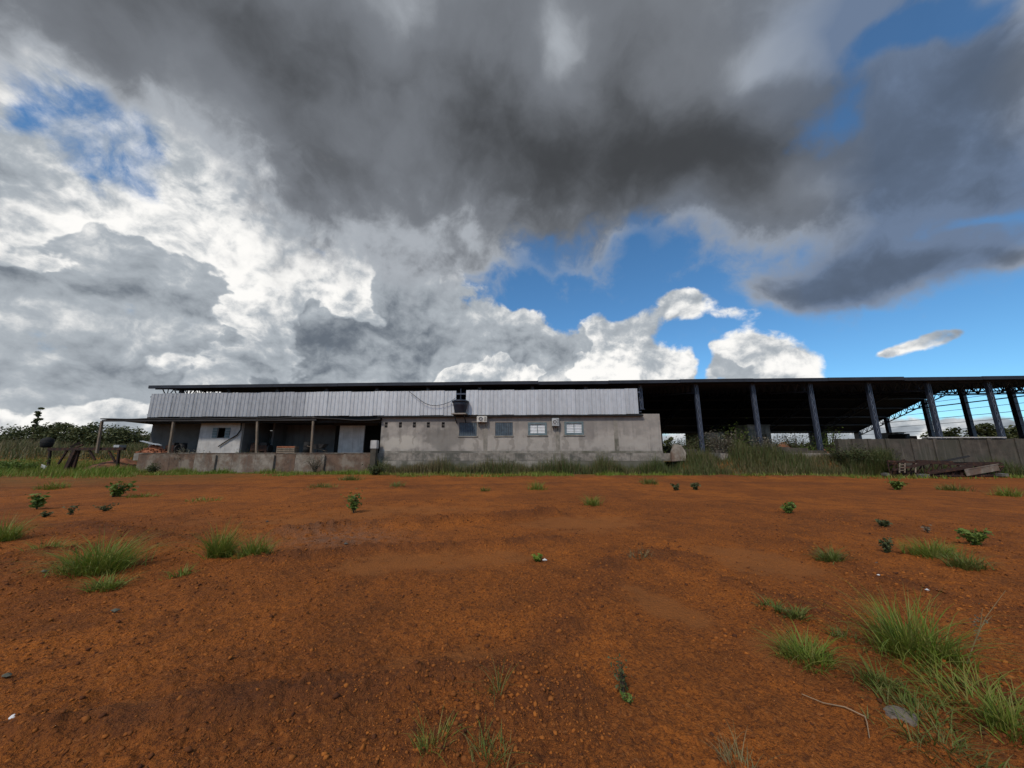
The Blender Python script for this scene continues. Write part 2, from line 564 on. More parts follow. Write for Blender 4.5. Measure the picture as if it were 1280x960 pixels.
M['porchroof'] = material('old_tin_roof', (0.045, 0.042, 0.042), (0.03, 0.028, 0.027), 1.5, 6, 0.8)
M['rust'] = material('rusty_steel', (0.050, 0.024, 0.017), (0.026, 0.015, 0.012), 5, 7, 0.9, bump=0.006, bscale=30, c3=(0.09, 0.040, 0.022), s3=3, lim3=(0.5, 0.65))
M['wood'] = material('grey_timber', (0.23, 0.18, 0.13), (0.13, 0.10, 0.075), 3, 7, 0.9, bump=0.006, stretch=(6, 6, 0.7))
M['shutter'] = material('blue_grey_shutter', (0.085, 0.115, 0.14), (0.055, 0.075, 0.095), 3, 5, 0.6, streak=(0.12, 0.13, 0.14))
M['frame'] = material('teal_window_frame', (0.15, 0.20, 0.215), (0.11, 0.15, 0.16), 4, 5, 0.6)
M['palepane'] = material('white_louvre_pane', (0.70, 0.71, 0.71), (0.58, 0.60, 0.61), 3.5, 6, 0.35, spec=0.5)
M['acwhite'] = material('yellowed_white_enamel', (0.62, 0.60, 0.54), (0.48, 0.45, 0.39), 3, 6, 0.55)
M['tank'] = material('dark_blue_polyethylene', (0.016, 0.022, 0.036), (0.022, 0.028, 0.042), 3, 5, 0.5, spec=0.45)
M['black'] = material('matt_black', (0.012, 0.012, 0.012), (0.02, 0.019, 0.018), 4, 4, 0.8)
M['cable'] = material('black_cable', (0.03, 0.03, 0.032), None, rough=0.7)
M['brick'] = material('red_clay', (0.34, 0.13, 0.065), (0.22, 0.085, 0.045), 8, 6, 0.95, bump=0.004, bscale=40)
M['white'] = material('white_plastic', (0.75, 0.74, 0.72), (0.6, 0.59, 0.57), 5, 4, 0.6)
M['bluesheet'] = material('pale_tarpaulin', (0.50, 0.54, 0.58), (0.36, 0.40, 0.44), 4, 5, 0.6)
M['greypaint'] = material('weathered_grey_door', (0.42, 0.44, 0.44), (0.33, 0.345, 0.345), 2, 6, 0.75, streak=(0.24, 0.24, 0.23))
M['bark'] = material('bark', (0.10, 0.075, 0.052), (0.06, 0.045, 0.033), 9, 7, 0.95, bump=0.01, stretch=(1, 1, 0.3))
M['twig'] = material('dry_twig', (0.36, 0.25, 0.15), (0.22, 0.15, 0.09), 12, 5, 0.9)
M['grass'] = material('grass_blade', (0.128, 0.208, 0.018), None, rough=0.6, attr=(0.27, 0.235, 0.06), trans=0.3)
M['grassdark'] = material('dark_grass_blade', (0.100, 0.155, 0.020), None, rough=0.6, attr=(0.22, 0.18, 0.06), trans=0.3)
M['weed'] = material('weed_blade', (0.085, 0.115, 0.032), None, rough=0.65, attr=(0.21, 0.16, 0.085), trans=0.3)
M['leaf'] = material('shrub_leaf', (0.085, 0.150, 0.024), None, rough=0.55, attr=(0.17, 0.22, 0.045), trans=0.25)
M['leafdull'] = material('dull_shrub_leaf', (0.055, 0.078, 0.026), None, rough=0.6, attr=(0.11, 0.12, 0.05), trans=0.25)
M['leafgrey'] = material('greyish_seedy_leaf', (0.11, 0.115, 0.07), None, rough=0.7, attr=(0.26, 0.22, 0.17), trans=0.25)
M['leaflime'] = material('lime_leaf', (0.15, 0.26, 0.03), None, rough=0.55, attr=(0.26, 0.32, 0.05), trans=0.3)
M['treeleaf'] = material('tree_leaf', (0.060, 0.075, 0.026), None, rough=0.6, attr=(0.13, 0.135, 0.05), trans=0.2)
M['deadgrass'] = material('dry_grass_blade', (0.27, 0.20, 0.10), None, rough=0.8, attr=(0.16, 0.16, 0.06), trans=0.25)


def add_stains(m, rows):
    """grime with a shape of its own: rows of (centre x, z, half-width, half-height, colour, amount) on the object's front"""
    nt = m.node_tree
    E.nt = nt
    bs = nt.nodes['Principled BSDF']
    src = bs.inputs['Base Color'].links[0].from_socket
    tc = nt.nodes.new('ShaderNodeTexCoord').outputs['Object']
    nz = nt.nodes.new('ShaderNodeTexNoise')
    nz.inputs['Scale'].default_value = 1.3
    nz.inputs['Detail'].default_value = 7
    nt.links.new(tc, nz.inputs['Vector'])
    wob = vmath(nt, 'ADD', tc, vmath(nt, 'SCALE', vmath(nt, 'SUBTRACT', nz.outputs['Color'], (0.5, 0.5, 0.5)), scale=1.5))
    for x, z, w, h, colr, amt in rows:
        p = vmath(nt, 'MULTIPLY', vmath(nt, 'SUBTRACT', wob, (x, 0, z)), (1 / w, 0.0, 1 / h))
        k = E.m('POWER', 0.36788, E(vmath(nt, 'DOT_PRODUCT', p, p)))
        k = (k * 1.6 + (E(nz.outputs['Fac']) - 0.5) * 0.8).ramp(0.25, 0.9) * amt
        src = mixc(nt, k, src, colr)
    nt.links.new(src, bs.inputs['Base Color'])


# ---- noise on arrays ---------------------------------------------------------
def vnoise(x, y, seed=0):
    """smooth value noise in -1..1"""
    xi, yi = np.floor(x).astype(np.int64), np.floor(y).astype(np.int64)
    fx, fy = x - xi, y - yi
    fx, fy = fx * fx * fx * (fx * (fx * 6 - 15) + 10), fy * fy * fy * (fy * (fy * 6 - 15) + 10)

    def h(a, b):
        n = (a * 374761393 + b * 668265263 + seed * 974634777) & 0x7fffffff
        n = ((n ^ (n >> 13)) * 1274126177) & 0x7fffffff
        return ((n ^ (n >> 16)) & 0xffff) / 32767.5 - 1.0
    a, b, c, d = h(xi, yi), h(xi + 1, yi), h(xi, yi + 1), h(xi + 1, yi + 1)
    return (a + (b - a) * fx) + ((c + (d - c) * fx) - (a + (b - a) * fx)) * fy


def fbm(x, y, sc, octv=4, seed=0, gain=0.5):
    r, amp, tot = 0.0, 1.0, 0.0
    for i in range(octv):
        r = r + amp * vnoise(x * sc + 17.3 * i, y * sc - 9.1 * i, seed + i)
        tot += amp
        amp *= gain
        sc *= 2.03
    return r / tot


# ----------------------------------------------------------------------------
# the ground: one sheet from the photographer's feet to the horizon
# ----------------------------------------------------------------------------
RIDGES = [   # (photo points of the heap line, height, width)
    ([(-60, 945), (60, 925), (200, 910), (330, 885), (430, 868), (540, 850), (650, 838)], 0.060, 0.15),
    ([(330, 700), (400, 694), (480, 690), (600, 684), (700, 676)], 0.08, 0.20),
    ([(345, 672), (430, 660), (520, 655), (620, 648), (690, 642)], 0.16, 0.24),
    ([(-40, 700), (60, 695), (190, 683), (240, 682)], 0.06, 0.30),
    ([(100, 655), (190, 676), (250, 680)], 0.05, 0.3),
    ([(830, 700), (960, 745), (1080, 790), (1200, 850), (1320, 920)], 0.035, 0.18),
    ([(690, 790), (770, 700), (820, 690), (860, 696)], 0.03, 0.2),
    ([(1000, 680), (1090, 715), (1180, 745), (1300, 770)], 0.03, 0.22),
    ([(0, 612), (200, 609), (420, 612), (640, 607), (900, 604), (1060, 606)], 0.09, 0.5),
    ([(640, 598), (760, 598), (900, 597), (1050, 598)], 0.14, 0.5),
    ([(560, 905), (640, 870), (720, 850)], 0.03, 0.15),
]
SANDS = [(540, 832, 150, 18, -12), (130, 900, 220, 14, -9), (800, 745, 90, 14, 25), (940, 700, 120, 20, 10), (720, 655, 90, 12, 0), (560, 700, 130, 16, -3), (980, 820, 80, 26, 20), (470, 640, 160, 10, -3)]


def seg_dist(x, y, pts):
    best = np.full(x.shape, 1e9)
    for (ax, ay), (bx, by) in zip(pts[:-1], pts[1:]):
        dx, dy = bx - ax, by - ay
        t = np.clip(((x - ax) * dx + (y - ay) * dy) / (dx * dx + dy * dy), 0, 1)
        best = np.minimum(best, np.hypot(x - ax - t * dx, y - ay - t * dy))
    return best


def ground_parts(x, y):
    x, y = np.asarray(x, float), np.asarray(y, float)
    r = np.hypot(x, y)
    near = np.clip(1.3 - r / 26.0, 0.0, 1.0)
    dark = np.zeros_like(r)
    h = 0.035 * fbm(x, y, 0.16, 3, 3)
    for i, (px, hh, w) in enumerate(RIDGES):
        pts = [G(*p) for p in px]
        wob = 1.0 + 0.5 * fbm(x, y, 1.3, 3, 40 + i)
        d = seg_dist(x + 0.22 * fbm(x, y, 0.9, 3, 60 + i), y + 0.22 * fbm(x, y, 0.9, 3, 80 + i), pts)
        k = np.exp(-(d / w) ** 2) * np.clip(wob, 0.1, 2)
        h = h + k * hh
        dark = np.maximum(dark, np.exp(-(d / (w * 1.7)) ** 2) * np.clip(0.3 + wob * 0.5, 0, 1))
    sand = np.zeros_like(r)
    for i, (u, v, ru, rv, th) in enumerate(SANDS):
        c0 = G(u, v)
        c, s = cos(radians(th)), sin(radians(th))
        a0, b0 = G(u + ru * c, v + ru * s), G(u - rv * s, v + rv * c)
        A = np.array([[a0[0] - c0[0], b0[0] - c0[0]], [a0[1] - c0[1], b0[1] - c0[1]]])
        Ai = np.linalg.inv(A)
        a = Ai[0, 0] * (x - c0[0]) + Ai[0, 1] * (y - c0[1])
        b = Ai[1, 0] * (x - c0[0]) + Ai[1, 1] * (y - c0[1])
        sand = np.maximum(sand, np.exp(-(a * a + b * b) * 0.9 + 0.9 * fbm(x, y, 1.1, 4, 90 + i) + 0.8 * fbm(x, y, 6.0, 3, 120 + i)))
    sand = np.clip(sand - 0.25, 0, 1) * (1 - 0.8 * dark)
    rough = 1.0 - 0.85 * np.clip(sand * 1.6, 0, 1)
    n1 = fbm(x, y, 0.9, 3, 7)
    n2 = fbm(x, y, 6.0, 3, 11)
    n3 = fbm(x, y, 15.0, 2, 13)
    n4 = vnoise(x * 41.0, y * 41.0, 17)
    clod = np.maximum(n2 + 0.15, 0) ** 1.3
    h = h + 0.018 * n1 + near * rough * (0.030 * clod * (1 + 1.6 * dark) + 0.020 * np.maximum(n3, -0.1) * (1 + 0.7 * dark) + 0.012 * np.maximum(n4, 0))
    # scrub bank behind the left yard, lower rises far away
    m = 1 / (1 + np.exp(-(-x - 30 + 0.35 * (y - 40)) / 2.5)) * 1 / (1 + np.exp(-(y - 41) / 1.6))
    h = h + m * (2.3 + 0.7 * fbm(x, y, 0.10, 3, 21)) * np.clip(1.3 - (r - 60) / 160, 0.2, 1)
    far = np.clip((r - 90) / 300, 0, 1)
    h = h + far * (3 + 5 * fbm(x, y, 0.004, 3, 31))
    # earth bank in front of the open bays of the shed
    s = x * cos(SITE_A) + (y - SITE_O.y) * sin(SITE_A)
    d = -x * sin(SITE_A) + (y - SITE_O.y) * cos(SITE_A)
    bank = np.clip((d + 2.6) / 1.9, 0, 1)
    bank = bank * bank * (3 - 2 * bank) * np.clip((s - 12.6) / 0.8, 0, 1) * np.clip((29.0 - s) / 1.0, 0, 1) * np.clip((4.0 - d) / 2.0, 0, 1)
    h = h + bank * (1.15 + 0.30 * fbm(x, y, 0.5, 3, 51))
    lay = np.clip((d + 0.2) / 0.4, 0, 1) * np.clip((42 - d) / 1, 0, 1) * np.clip((s + 40) / 1, 0, 1) * np.clip((66 - s) / 1, 0, 1)
    h = h * (1 - lay) + np.minimum(h, 0.9) * lay
    return h, dark, sand


def gz(x, y):
    return float(ground_parts(np.array([x]), np.array([y]))[0][0])


def make_ground():
    na, nr = 620, 760
    ang = np.concatenate([np.linspace(-pi, radians(-66), 60)[:-1], np.linspace(radians(-66), radians(66), na), np.linspace(radians(66), pi, 60)[1:-1]])
    rad = np.concatenate([[0.05, 0.4], np.geomspace(0.9, 62, nr), np.geomspace(66, 6000, 46)])
    A, R = np.meshgrid(ang, rad)
    x, y = (R * np.sin(A)).ravel(), (R * np.cos(A)).ravel()
    h, dark, sand = ground_parts(x, y)
    n = len(ang)
    i, j = np.meshgrid(np.arange(len(rad) - 1), np.arange(n), indexing='ij')
    j2 = (j + 1) % n
    f = np.stack([i * n + j, (i + 1) * n + j, (i + 1) * n + j2, i * n + j2], -1).reshape(-1, 4)[:, ::-1]
    m = bpy.data.materials.new('red_laterite_soil')
    m.use_nodes = True
    nt = m.node_tree
    E.nt = nt
    N, L = nt.nodes.new, nt.links.new
    bs = nt.nodes['Principled BSDF']
    bs.inputs['Roughness'].default_value = 0.95
    bs.inputs['Specular IOR Level'].default_value = 0.12
    tc = N('ShaderNodeTexCoord').outputs['Object']

    def noise(sc, det, off, rough=0.6):
        q = N('ShaderNodeTexNoise')
        q.noise_dimensions = '4D'
        L(tc, q.inputs['Vector'])
        q.inputs['W'].default_value = off
        q.inputs['Scale'].default_value = sc
        q.inputs['Detail'].default_value = det
        q.inputs['Roughness'].default_value = rough
        return E(q.outputs['Fac'])

    def attr(nm):
        a = N('ShaderNodeAttribute')
        a.attribute_name = nm
        return E(a.outputs['Fac'])
    col = mixc(nt, noise(0.35, 6, 1).ramp(0.36, 0.64), (0.46, 0.142, 0.026), (0.305, 0.096, 0.022))
    col = mixc(nt, noise(1.9, 6, 2).ramp(0.42, 0.70) * 0.7, col, (0.180, 0.064, 0.020))
    col = mixc(nt, noise(48, 4, 3, 0.75).ramp(0.46, 0.62) * 0.70, col, (0.095, 0.031, 0.014))
    col = mixc(nt, noise(19, 3, 12, 0.7).ramp(0.50, 0.66) * 0.55, col, (0.100, 0.038, 0.017))
    col = mixc(nt, noise(36, 3, 8, 0.75).ramp(0.57, 0.68) * 0.65, col, (0.50, 0.20, 0.065))
    col = mixc(nt, attr('sand').ramp(0.05, 0.7) * 0.60, col, (0.37, 0.135, 0.037))
    col = mixc(nt, attr('moist').ramp(0.25, 1.0) * 0.50, col, (0.105, 0.042, 0.022))
    col = mixc(nt, attr('gravel') * noise(6, 5, 5).ramp(0.35, 0.6) * 0.4, col, (0.26, 0.19, 0.14))
    col = mixc(nt, attr('green') * noise(2.2, 6, 6).ramp(0.30, 0.60) * 0.85, col, (0.085, 0.105, 0.035))
    L(col, bs.inputs['Base Color'])
    b = N('ShaderNodeBump')
    b.inputs['Distance'].default_value = 0.050
    L((noise(75, 4, 4, 0.7) * 0.6 + noise(24, 4, 7, 0.65)).k, b.inputs['Height'])
    L(b.outputs[0], bs.inputs['Normal'])
    gx, gy = G(425, 672)
    gravel = np.exp(-(((x - gx) / 1.1) ** 2 + ((y - gy) / 0.7) ** 2))
    rr = np.hypot(x, y)
    # thin grass cover: along the walls, on the left field and on everything far off
    green = np.clip((y - 25.0 + 2.0 * fbm(x, y, 0.3, 3, 71)) / 4.0, 0, 1)
    left = np.clip((-x - 15 + 3 * fbm(x, y, 0.2, 3, 73)) / 8, 0, 1) * np.clip((y - 13) / 9, 0, 1) * 0.55
    green = np.maximum(np.maximum(green, left), np.clip((rr - 40) / 10, 0, 1))
    me = np_mesh('ground', np.stack([x, y, h], -1), f, m, True, {'moist': dark, 'sand': sand, 'gravel': gravel, 'green': green})
    o = link('ground', me)
    o['kind'] = 'structure'
    return o


make_ground()


def make_clods():
    """crumbs of earth lying all over the near ground"""
    t = (1 + 5 ** 0.5) / 2
    iv = np.array([(-1, t, 0), (1, t, 0), (-1, -t, 0), (1, -t, 0), (0, -1, t), (0, 1, t), (0, -1, -t), (0, 1, -t), (t, 0, -1), (t, 0, 1), (-t, 0, -1), (-t, 0, 1)], float) / np.hypot(1, t)
    fc = np.array([(0, 11, 5), (0, 5, 1), (0, 1, 7), (0, 7, 10), (0, 10, 11), (1, 5, 9), (5, 11, 4), (11, 10, 2), (10, 7, 6), (7, 1, 8), (3, 9, 4), (3, 4, 2), (3, 2, 6), (3, 6, 8), (3, 8, 9), (4, 9, 5), (2, 4, 11), (6, 2, 10), (8, 6, 7), (9, 8, 1)])
    n = 110000
    a = rng.uniform(radians(-60), radians(60), n)
    r = 1.3 * (13 / 1.3) ** (rng.uniform(0, 1, n) ** 0.85)
    x, y = r * np.sin(a), r * np.cos(a)
    h, dark, sand = ground_parts(x, y)
    keep = rng.uniform(0, 1, n) < (0.42 + 0.15 * dark) * (1 - np.clip(sand * 1.6, 0, 0.93)) * np.clip(0.75 + 0.9 * fbm(x, y, 0.8, 3, 99), 0.1, 1)
    x, y, h, dark, r = x[keep], y[keep], h[keep], dark[keep], r[keep]
    n = len(x)
    size = (0.0022 + 0.0026 * rng.gamma(1.1, 1.0, n)) * (1 + 0.5 * dark) * np.clip(0.55 + r / 6, 0.8, 2.4)
    size = np.clip(size, 0.002, 0.019)
    v = iv[None] * rng.uniform(0.5, 1.35, (n, 12, 1)) * (size[:, None, None] * np.stack([rng.uniform(0.8, 1.3, n), rng.uniform(0.8, 1.3, n), rng.uniform(0.6, 1.0, n)], -1)[:, None])
    v = v + np.stack([x, y, h + size * 0.15], -1)[:, None]
    f = fc[None] + (np.arange(n) * 12)[:, None, None]
    tint = np.repeat(rng.uniform(0, 1, n) ** 1.4, 12)
    m = material('earth_crumbs', (0.28, 0.094, 0.022), (0.38, 0.126, 0.026), 2.0, 3, 0.95, attr=(0.080, 0.031, 0.016), spec=0.1)
    o = link('earth_clods', np_mesh('earth_clods', v.reshape(-1, 3), f.reshape(-1, 3), m, False, {'tint': tint}))
    o['kind'] = 'stuff'
    o['label'] = 'loose red brown crumbs of earth strewn over the bare ground'


make_clods()

# ----------------------------------------------------------------------------
# plants
# ----------------------------------------------------------------------------
def blades(base, height, lean, width, az, seg=3, droop=1.0):
    """blade strips from arrays: base (n,3), height, lean (0..1.4), width, azimuth -> verts, quads"""
    n = len(base)
    t = np.linspace(0, 1, seg + 1)
    ang = lean[:, None] * (0.35 + 0.65 * t[None] * droop)
    st = (height / seg)[:, None]
    dz = np.cos(ang) * st
    dr = np.sin(ang) * st
    z = np.concatenate([np.zeros((n, 1)), np.cumsum(dz[:, 1:], 1)], 1)
    r = np.concatenate([np.zeros((n, 1)), np.cumsum(dr[:, 1:], 1)], 1)
    px = base[:, 0:1] + r * np.cos(az)[:, None]
    py = base[:, 1:2] + r * np.sin(az)[:, None]
    pz = base[:, 2:3] + z
    face = az + pi / 2 + rng.uniform(-0.7, 0.7, n)
    w = (width[:, None] * (1 - t[None] ** 1.6) + 0.0004) / 2
    ox, oy = w * np.cos(face)[:, None], w * np.sin(face)[:, None]
    a = np.stack([px - ox, py - oy, pz], -1)
    b = np.stack([px + ox, py + oy, pz], -1)
    v = np.stack([a, b], 2).reshape(-1, 3)
    k = np.arange(seg)
    q = np.stack([k * 2, k * 2 + 1, k * 2 + 3, k * 2 + 2], -1)
    f = q[None] + (np.arange(n) * (seg + 1) * 2)[:, None, None]
    return v, f.reshape(-1, 4), (seg + 1) * 2


def blade_mesh(name, base, height, lean, width, az, mat, seg=3, tint=None):
    v, f, k = blades(base, height, lean, width, az, seg)
    tt = rng.uniform(0, 1, len(base)) if tint is None else tint
    return np_mesh(name, v, f, mat, True, {'tint': np.repeat(tt, k)})


def tuft(u, v, wpx, hpx, label, n=350, mat='grass', lean=0.9, name='grass_tuft', group='grass tufts on the bare red earth', flat=1.0, dead=0.25, bw=0.006, spread=1.0):
    """one tussock: its foot stands where the sight line through its lowest pixels meets the ground"""
    x, y = G(u, v)
    k = y / FPX
    w, h = wpx * k / 2 * 0.74, hpx * k * 0.74
    z = gz(x, y)
    n = int(n * 0.55)
    bw = bw * 1.35
    # several crowns inside one tussock
    nc = max(3, int(6 * spread))
    cx = rng.uniform(-0.58, 0.58, (nc, 2)) * w
    ci = rng.integers(0, nc, n)
    off = cx[ci] + rng.normal(0, 0.24, (n, 2)) * w
    off[:, 1] *= flat
    base = np.stack([off[:, 0], off[:, 1], np.zeros(n)], -1)
    gzs = ground_parts(x + off[:, 0], y + off[:, 1])[0] - z
    base[:, 2] = gzs - 0.005
    out = np.arctan2(off[:, 1], off[:, 0])
    az = out + rng.normal(0, 1.0, n)
    dist = np.hypot(off[:, 0], off[:, 1] / max(flat, 0.2)) / w
    hh = h * (0.35 + 1.15 * rng.uniform(0, 1, n) ** 1.4) * np.clip(1.15 - 0.55 * dist, 0.35, 1.2)
    ln = np.clip(rng.normal(lean * 1.0, 0.45, n) + 0.35 * dist, 0.05, 1.75)
    hh = hh / np.clip(np.cos(ln * 0.65), 0.45, 1)
    width = np.clip(bw * rng.uniform(0.7, 1.5, n), k * 0.55, 0.05)
    tint = np.where(rng.uniform(0, 1, n) < dead, rng.uniform(0.5, 1, n), rng.uniform(0, 0.55, n))
    me = blade_mesh(name, base, hh, ln, width, az, M[mat], 4, tint)
    o = link(name, me)
    o.location = (x, y, z)
    return tag(o, label, 'grass', group)


def leaf_cards(centres, size, elong=1.7, up=0.35):
    """leaves as folded rhombs of two triangles each"""
    n = len(centres)
    d = rng.normal(0, 1, (n, 3))
    d[:, 2] = np.abs(d[:, 2]) * 0.6 - 0.15
    d /= np.linalg.norm(d, axis=1)[:, None]
    nn = rng.normal(0, 1, (n, 3))
    nn[:, 2] += up * 3
    s = np.cross(d, nn)
    s /= np.linalg.norm(s, axis=1)[:, None] + 1e-9
    up_ = np.cross(s, d)
    L_ = (size * elong / 2)[:, None]
    W_ = (size / 2)[:, None]
    a, b = centres - d * L_, centres + d * L_
    m1 = centres + s * W_ + up_ * W_ * 0.35
    m2 = centres - s * W_ + up_ * W_ * 0.35
    v = np.stack([a, m1, b, m2], 1).reshape(-1, 3)
    f0 = np.array([[0, 1, 2], [0, 2, 3]])
    f = (f0[None] + (np.arange(n) * 4)[:, None, None]).reshape(-1, 3)
    return v, f


def leaf_obj(name, centres, size, mat, parent, tint=None, elong=1.7):
    n = len(centres)
    size = size * rng.uniform(0.6, 1.35, n)
    v, f = leaf_cards(centres, size, elong)
    t = rng.uniform(0, 1, n) if tint is None else tint
    return link(name, np_mesh(name, v, f, M[mat], False, {'tint': np.repeat(t, 4)}), parent)


def shrub(u, v, wpx, hpx, label, mat='leaf', nst=7, leaves=260, lsize=0.04, name='shrub', cat='shrub', tilt=0.0, group='small shrubs scattered over the red earth', ground=None, x=None, y=None):
    """woody stems that fan out from one foot, leaves along them"""
    if x is None:
        x, y = G(u, v)
    k = y / FPX
    w, h = wpx * k / 2 * 0.85, hpx * k * 0.88
    lsize = lsize * 0.62
    z = gz(x, y) if ground is None else ground
    root = thing(name, label, cat, (x, y, z - 0.01), 0, group)
    mb = MB()
    cs = []
    if cat == 'bush':
        leaves, nst = int(leaves * 1.7), nst + 4
    for i in range(nst):
        a = 2 * pi * i / nst + random.uniform(-0.5, 0.5)
        rr = w * random.uniform(0.35, 1.0)
        hh = h * random.uniform(0.62, 1.05)
        tip = Vector((cos(a) * rr + tilt * h, sin(a) * rr * 0.8, hh))
        mid = Vector((tip.x * 0.35, tip.y * 0.35, hh * 0.5))
        mb.tube([(0, 0, 0), mid, tip], [h * 0.022 + 0.002, h * 0.014 + 0.0015, h * 0.006 + 0.001], 5)
        for q in range(max(2, int(leaves * 2.0) // nst)):
            t = random.uniform(0.22, 1.05)
            p = (mid * (t / 0.5)) if t < 0.5 else mid + (tip - mid) * ((t - 0.5) / 0.5)
            sp = 0.17 * h * (0.5 + 0.6 * t)
            cs.append(p + Vector((random.gauss(0, sp * 0.8), random.gauss(0, sp * 0.8), random.gauss(0, sp * 0.5))))
    mb.build('stem', M['bark'], root)
    leaf_obj('foliage', np.array([tuple(c) for c in cs]), lsize, mat, root)
    return root


def tree(x, y, z, h, w, label, trunk_h=0.25, n=1500, lsize=0.28, name='tree', mat='treeleaf', group=None, clumps=16, cat='tree', spiky=0.0):
    root = thing(name, label, cat, (x, y, z - 0.1), random.uniform(0, 6.28), group)
    mb = MB()
    top = Vector((random.uniform(-0.1, 0.1) * w, random.uniform(-0.1, 0.1) * w, h * 0.78))
    r0 = 0.028 * h + 0.02
    mb.tube([(0, 0, -0.2), top * 0.35, top * 0.7, top], [r0, r0 * 0.75, r0 * 0.45, r0 * 0.12], 8)
    cs, tn = [], []
    for i in range(clumps):
        a = 2 * pi * i / clumps * 2.4 + random.uniform(-0.4, 0.4)
        zf = trunk_h + (1 - trunk_h) * (i + 0.5) / clumps
        rr = w / 2 * (1 - 0.65 * max(0, zf - 0.45) / 0.55) * random.uniform(0.35, 0.85)
        c = Vector((cos(a) * rr, sin(a) * rr, h * zf * random.uniform(0.9, 1.02)))
        st = top * min(0.95, zf * 0.75)
        mb.tube([st, (st + c) / 2 + Vector((0, 0, 0.03 * h)), c], [r0 * 0.32, r0 * 0.2, r0 * 0.07], 5)
        m = n // clumps
        rad = w * random.uniform(0.13, 0.24)
        pts = rng.normal(0, 1, (m, 3))
        pts /= np.linalg.norm(pts, axis=1)[:, None]
        pts *= (rng.uniform(0, 1, (m, 1)) ** 0.45) * rad
        pts[:, 2] *= 0.75 + spiky
        cs.append(pts + np.array(c))
        tn.append(np.clip(rng.normal(random.uniform(0.1, 0.75), 0.22, m), 0, 1))
    mb.build('trunk', M['bark'], root, True)
    leaf_obj('crown', np.concatenate(cs), lsize, mat, root, np.concatenate(tn), 1.5)
    return root


def grass_stuff(name, label, x, y, h, w, mat, tint=None, lean=0.5, z=None):
    n = len(x)
    if z is None:
        z = ground_parts(x, y)[0]
    base = np.stack([x, y, z - 0.03], -1)
    me = blade_mesh(name, base, h, np.abs(rng.normal(lean, 0.3, n)), w, rng.uniform(0, 2 * pi, n), M[mat], 2, tint)
    o = link(name, me)
    o['kind'] = 'stuff'
    o['label'] = label
    return o


def site_xy(s, d):
    return s * cos(SITE_A) - d * sin(SITE_A), SITE_O.y + s * sin(SITE_A) + d * cos(SITE_A)

# ----------------------------------------------------------------------------
# buildings, all measured in the site frame: s along the front, d behind it, z up
# ----------------------------------------------------------------------------
ORG = {}


def sthing(name, label, cat, s, d, z=0.0, group=None):
    o = site_thing(name, label, cat, s, d, z, group)
    ORG[o.name] = (s, d, z)
    return o


def part(name, mb, mat, parent, smooth=False, bevel=0.0):
    """a part whose shape was given in site coordinates"""
    top = parent
    while top.parent is not None:
        top = top.parent
    o = ORG[top.name]
    mb.v = [(a - o[0], b - o[1], c - o[2]) for a, b, c in mb.v]
    return mb.build(name, M[mat] if isinstance(mat, str) else mat, parent, smooth, bevel)


FLOOR = 1.6
EAVE = P(640, 478.5, -0.35)[1]
S_L = P(194, 486, -0.3)[0]
S_R = 60.0
RIDGE_D, RIDGE_Z = 22.0, 10.6
FAR_D, FAR_Z = 37.0, 5.4


def roof_z(d):
    if d < RIDGE_D:
        return EAVE + (RIDGE_Z - EAVE) * d / RIDGE_D
    return RIDGE_Z + (FAR_Z - RIDGE_Z) * (d - RIDGE_D) / (FAR_D - RIDGE_D)


# ---- the long open steel shed ------------------------------------------------
shed = sthing('warehouse', 'very long open sided steel shed with a dark roof and navy lattice columns', 'warehouse', 14.0, 0.0)


def slope(s0, s1, d0, d1, lift=0.0):
    mb = MB()
    n = int((s1 - s0) / 0.5) * 2
    for k in range(n + 1):
        s = s0 + (s1 - s0) * k / n
        o = lift + (0.05 if k % 2 else 0.0)
        mb.v += [(s, d0, roof_z(d0) + o), (s, d1, roof_z(d1) + o)]
    for k in range(n):
        mb.f.append((2 * k, 2 * k + 2, 2 * k + 3, 2 * k + 1))
    return mb


part('roof_slope', slope(S_L, S_R + 0.4, -0.85, RIDGE_D), 'roof', shed)
part('roof_slope', slope(S_L, S_R + 0.4, RIDGE_D, FAR_D + 0.4), 'roof', shed)
mb = MB().box(S_L, S_R + 0.4, -0.30, -0.22, EAVE - 0.24, EAVE - 0.10)
part('eave_beam', mb, 'roof', shed)
for k_ in range(16):
    a_, b_ = S_L + (S_R + 0.4 - S_L) * k_ / 16, S_L + (S_R + 0.4 - S_L) * (k_ + 1) / 16
    h_ = random.uniform(-0.035, 0.03)
    part('gutter', MB().box(a_ + 0.01, b_ - 0.01, -0.90, -0.76, EAVE - 0.26 + h_, EAVE + 0.01 + h_), 'roof', shed)
for d in (1.5, 4, 6.5, 9, 11.5, 14, 16.5, 19, 21.5, 24.5, 27.5, 30.5, 33.5, 36.3):
    mb = MB().box(S_L + 0.05, S_R + 0.2, d - 0.05, d + 0.05, roof_z(d) - 0.24, roof_z(d) - 0.03)
    part('purlin', mb, 'steel', shed)

c0 = P(872.5, 510, 0)[0]
c1 = P(1090.5, 510, 0)[0]
BAY = (c1 - c0) / 3
kmin = int(math.ceil((S_L + 0.3 - c0) / BAY))
kmax = int(math.floor((S_R - 0.2 - c0) / BAY))
COLS = [c0 + BAY * k for k in range(kmin, kmax + 1)]


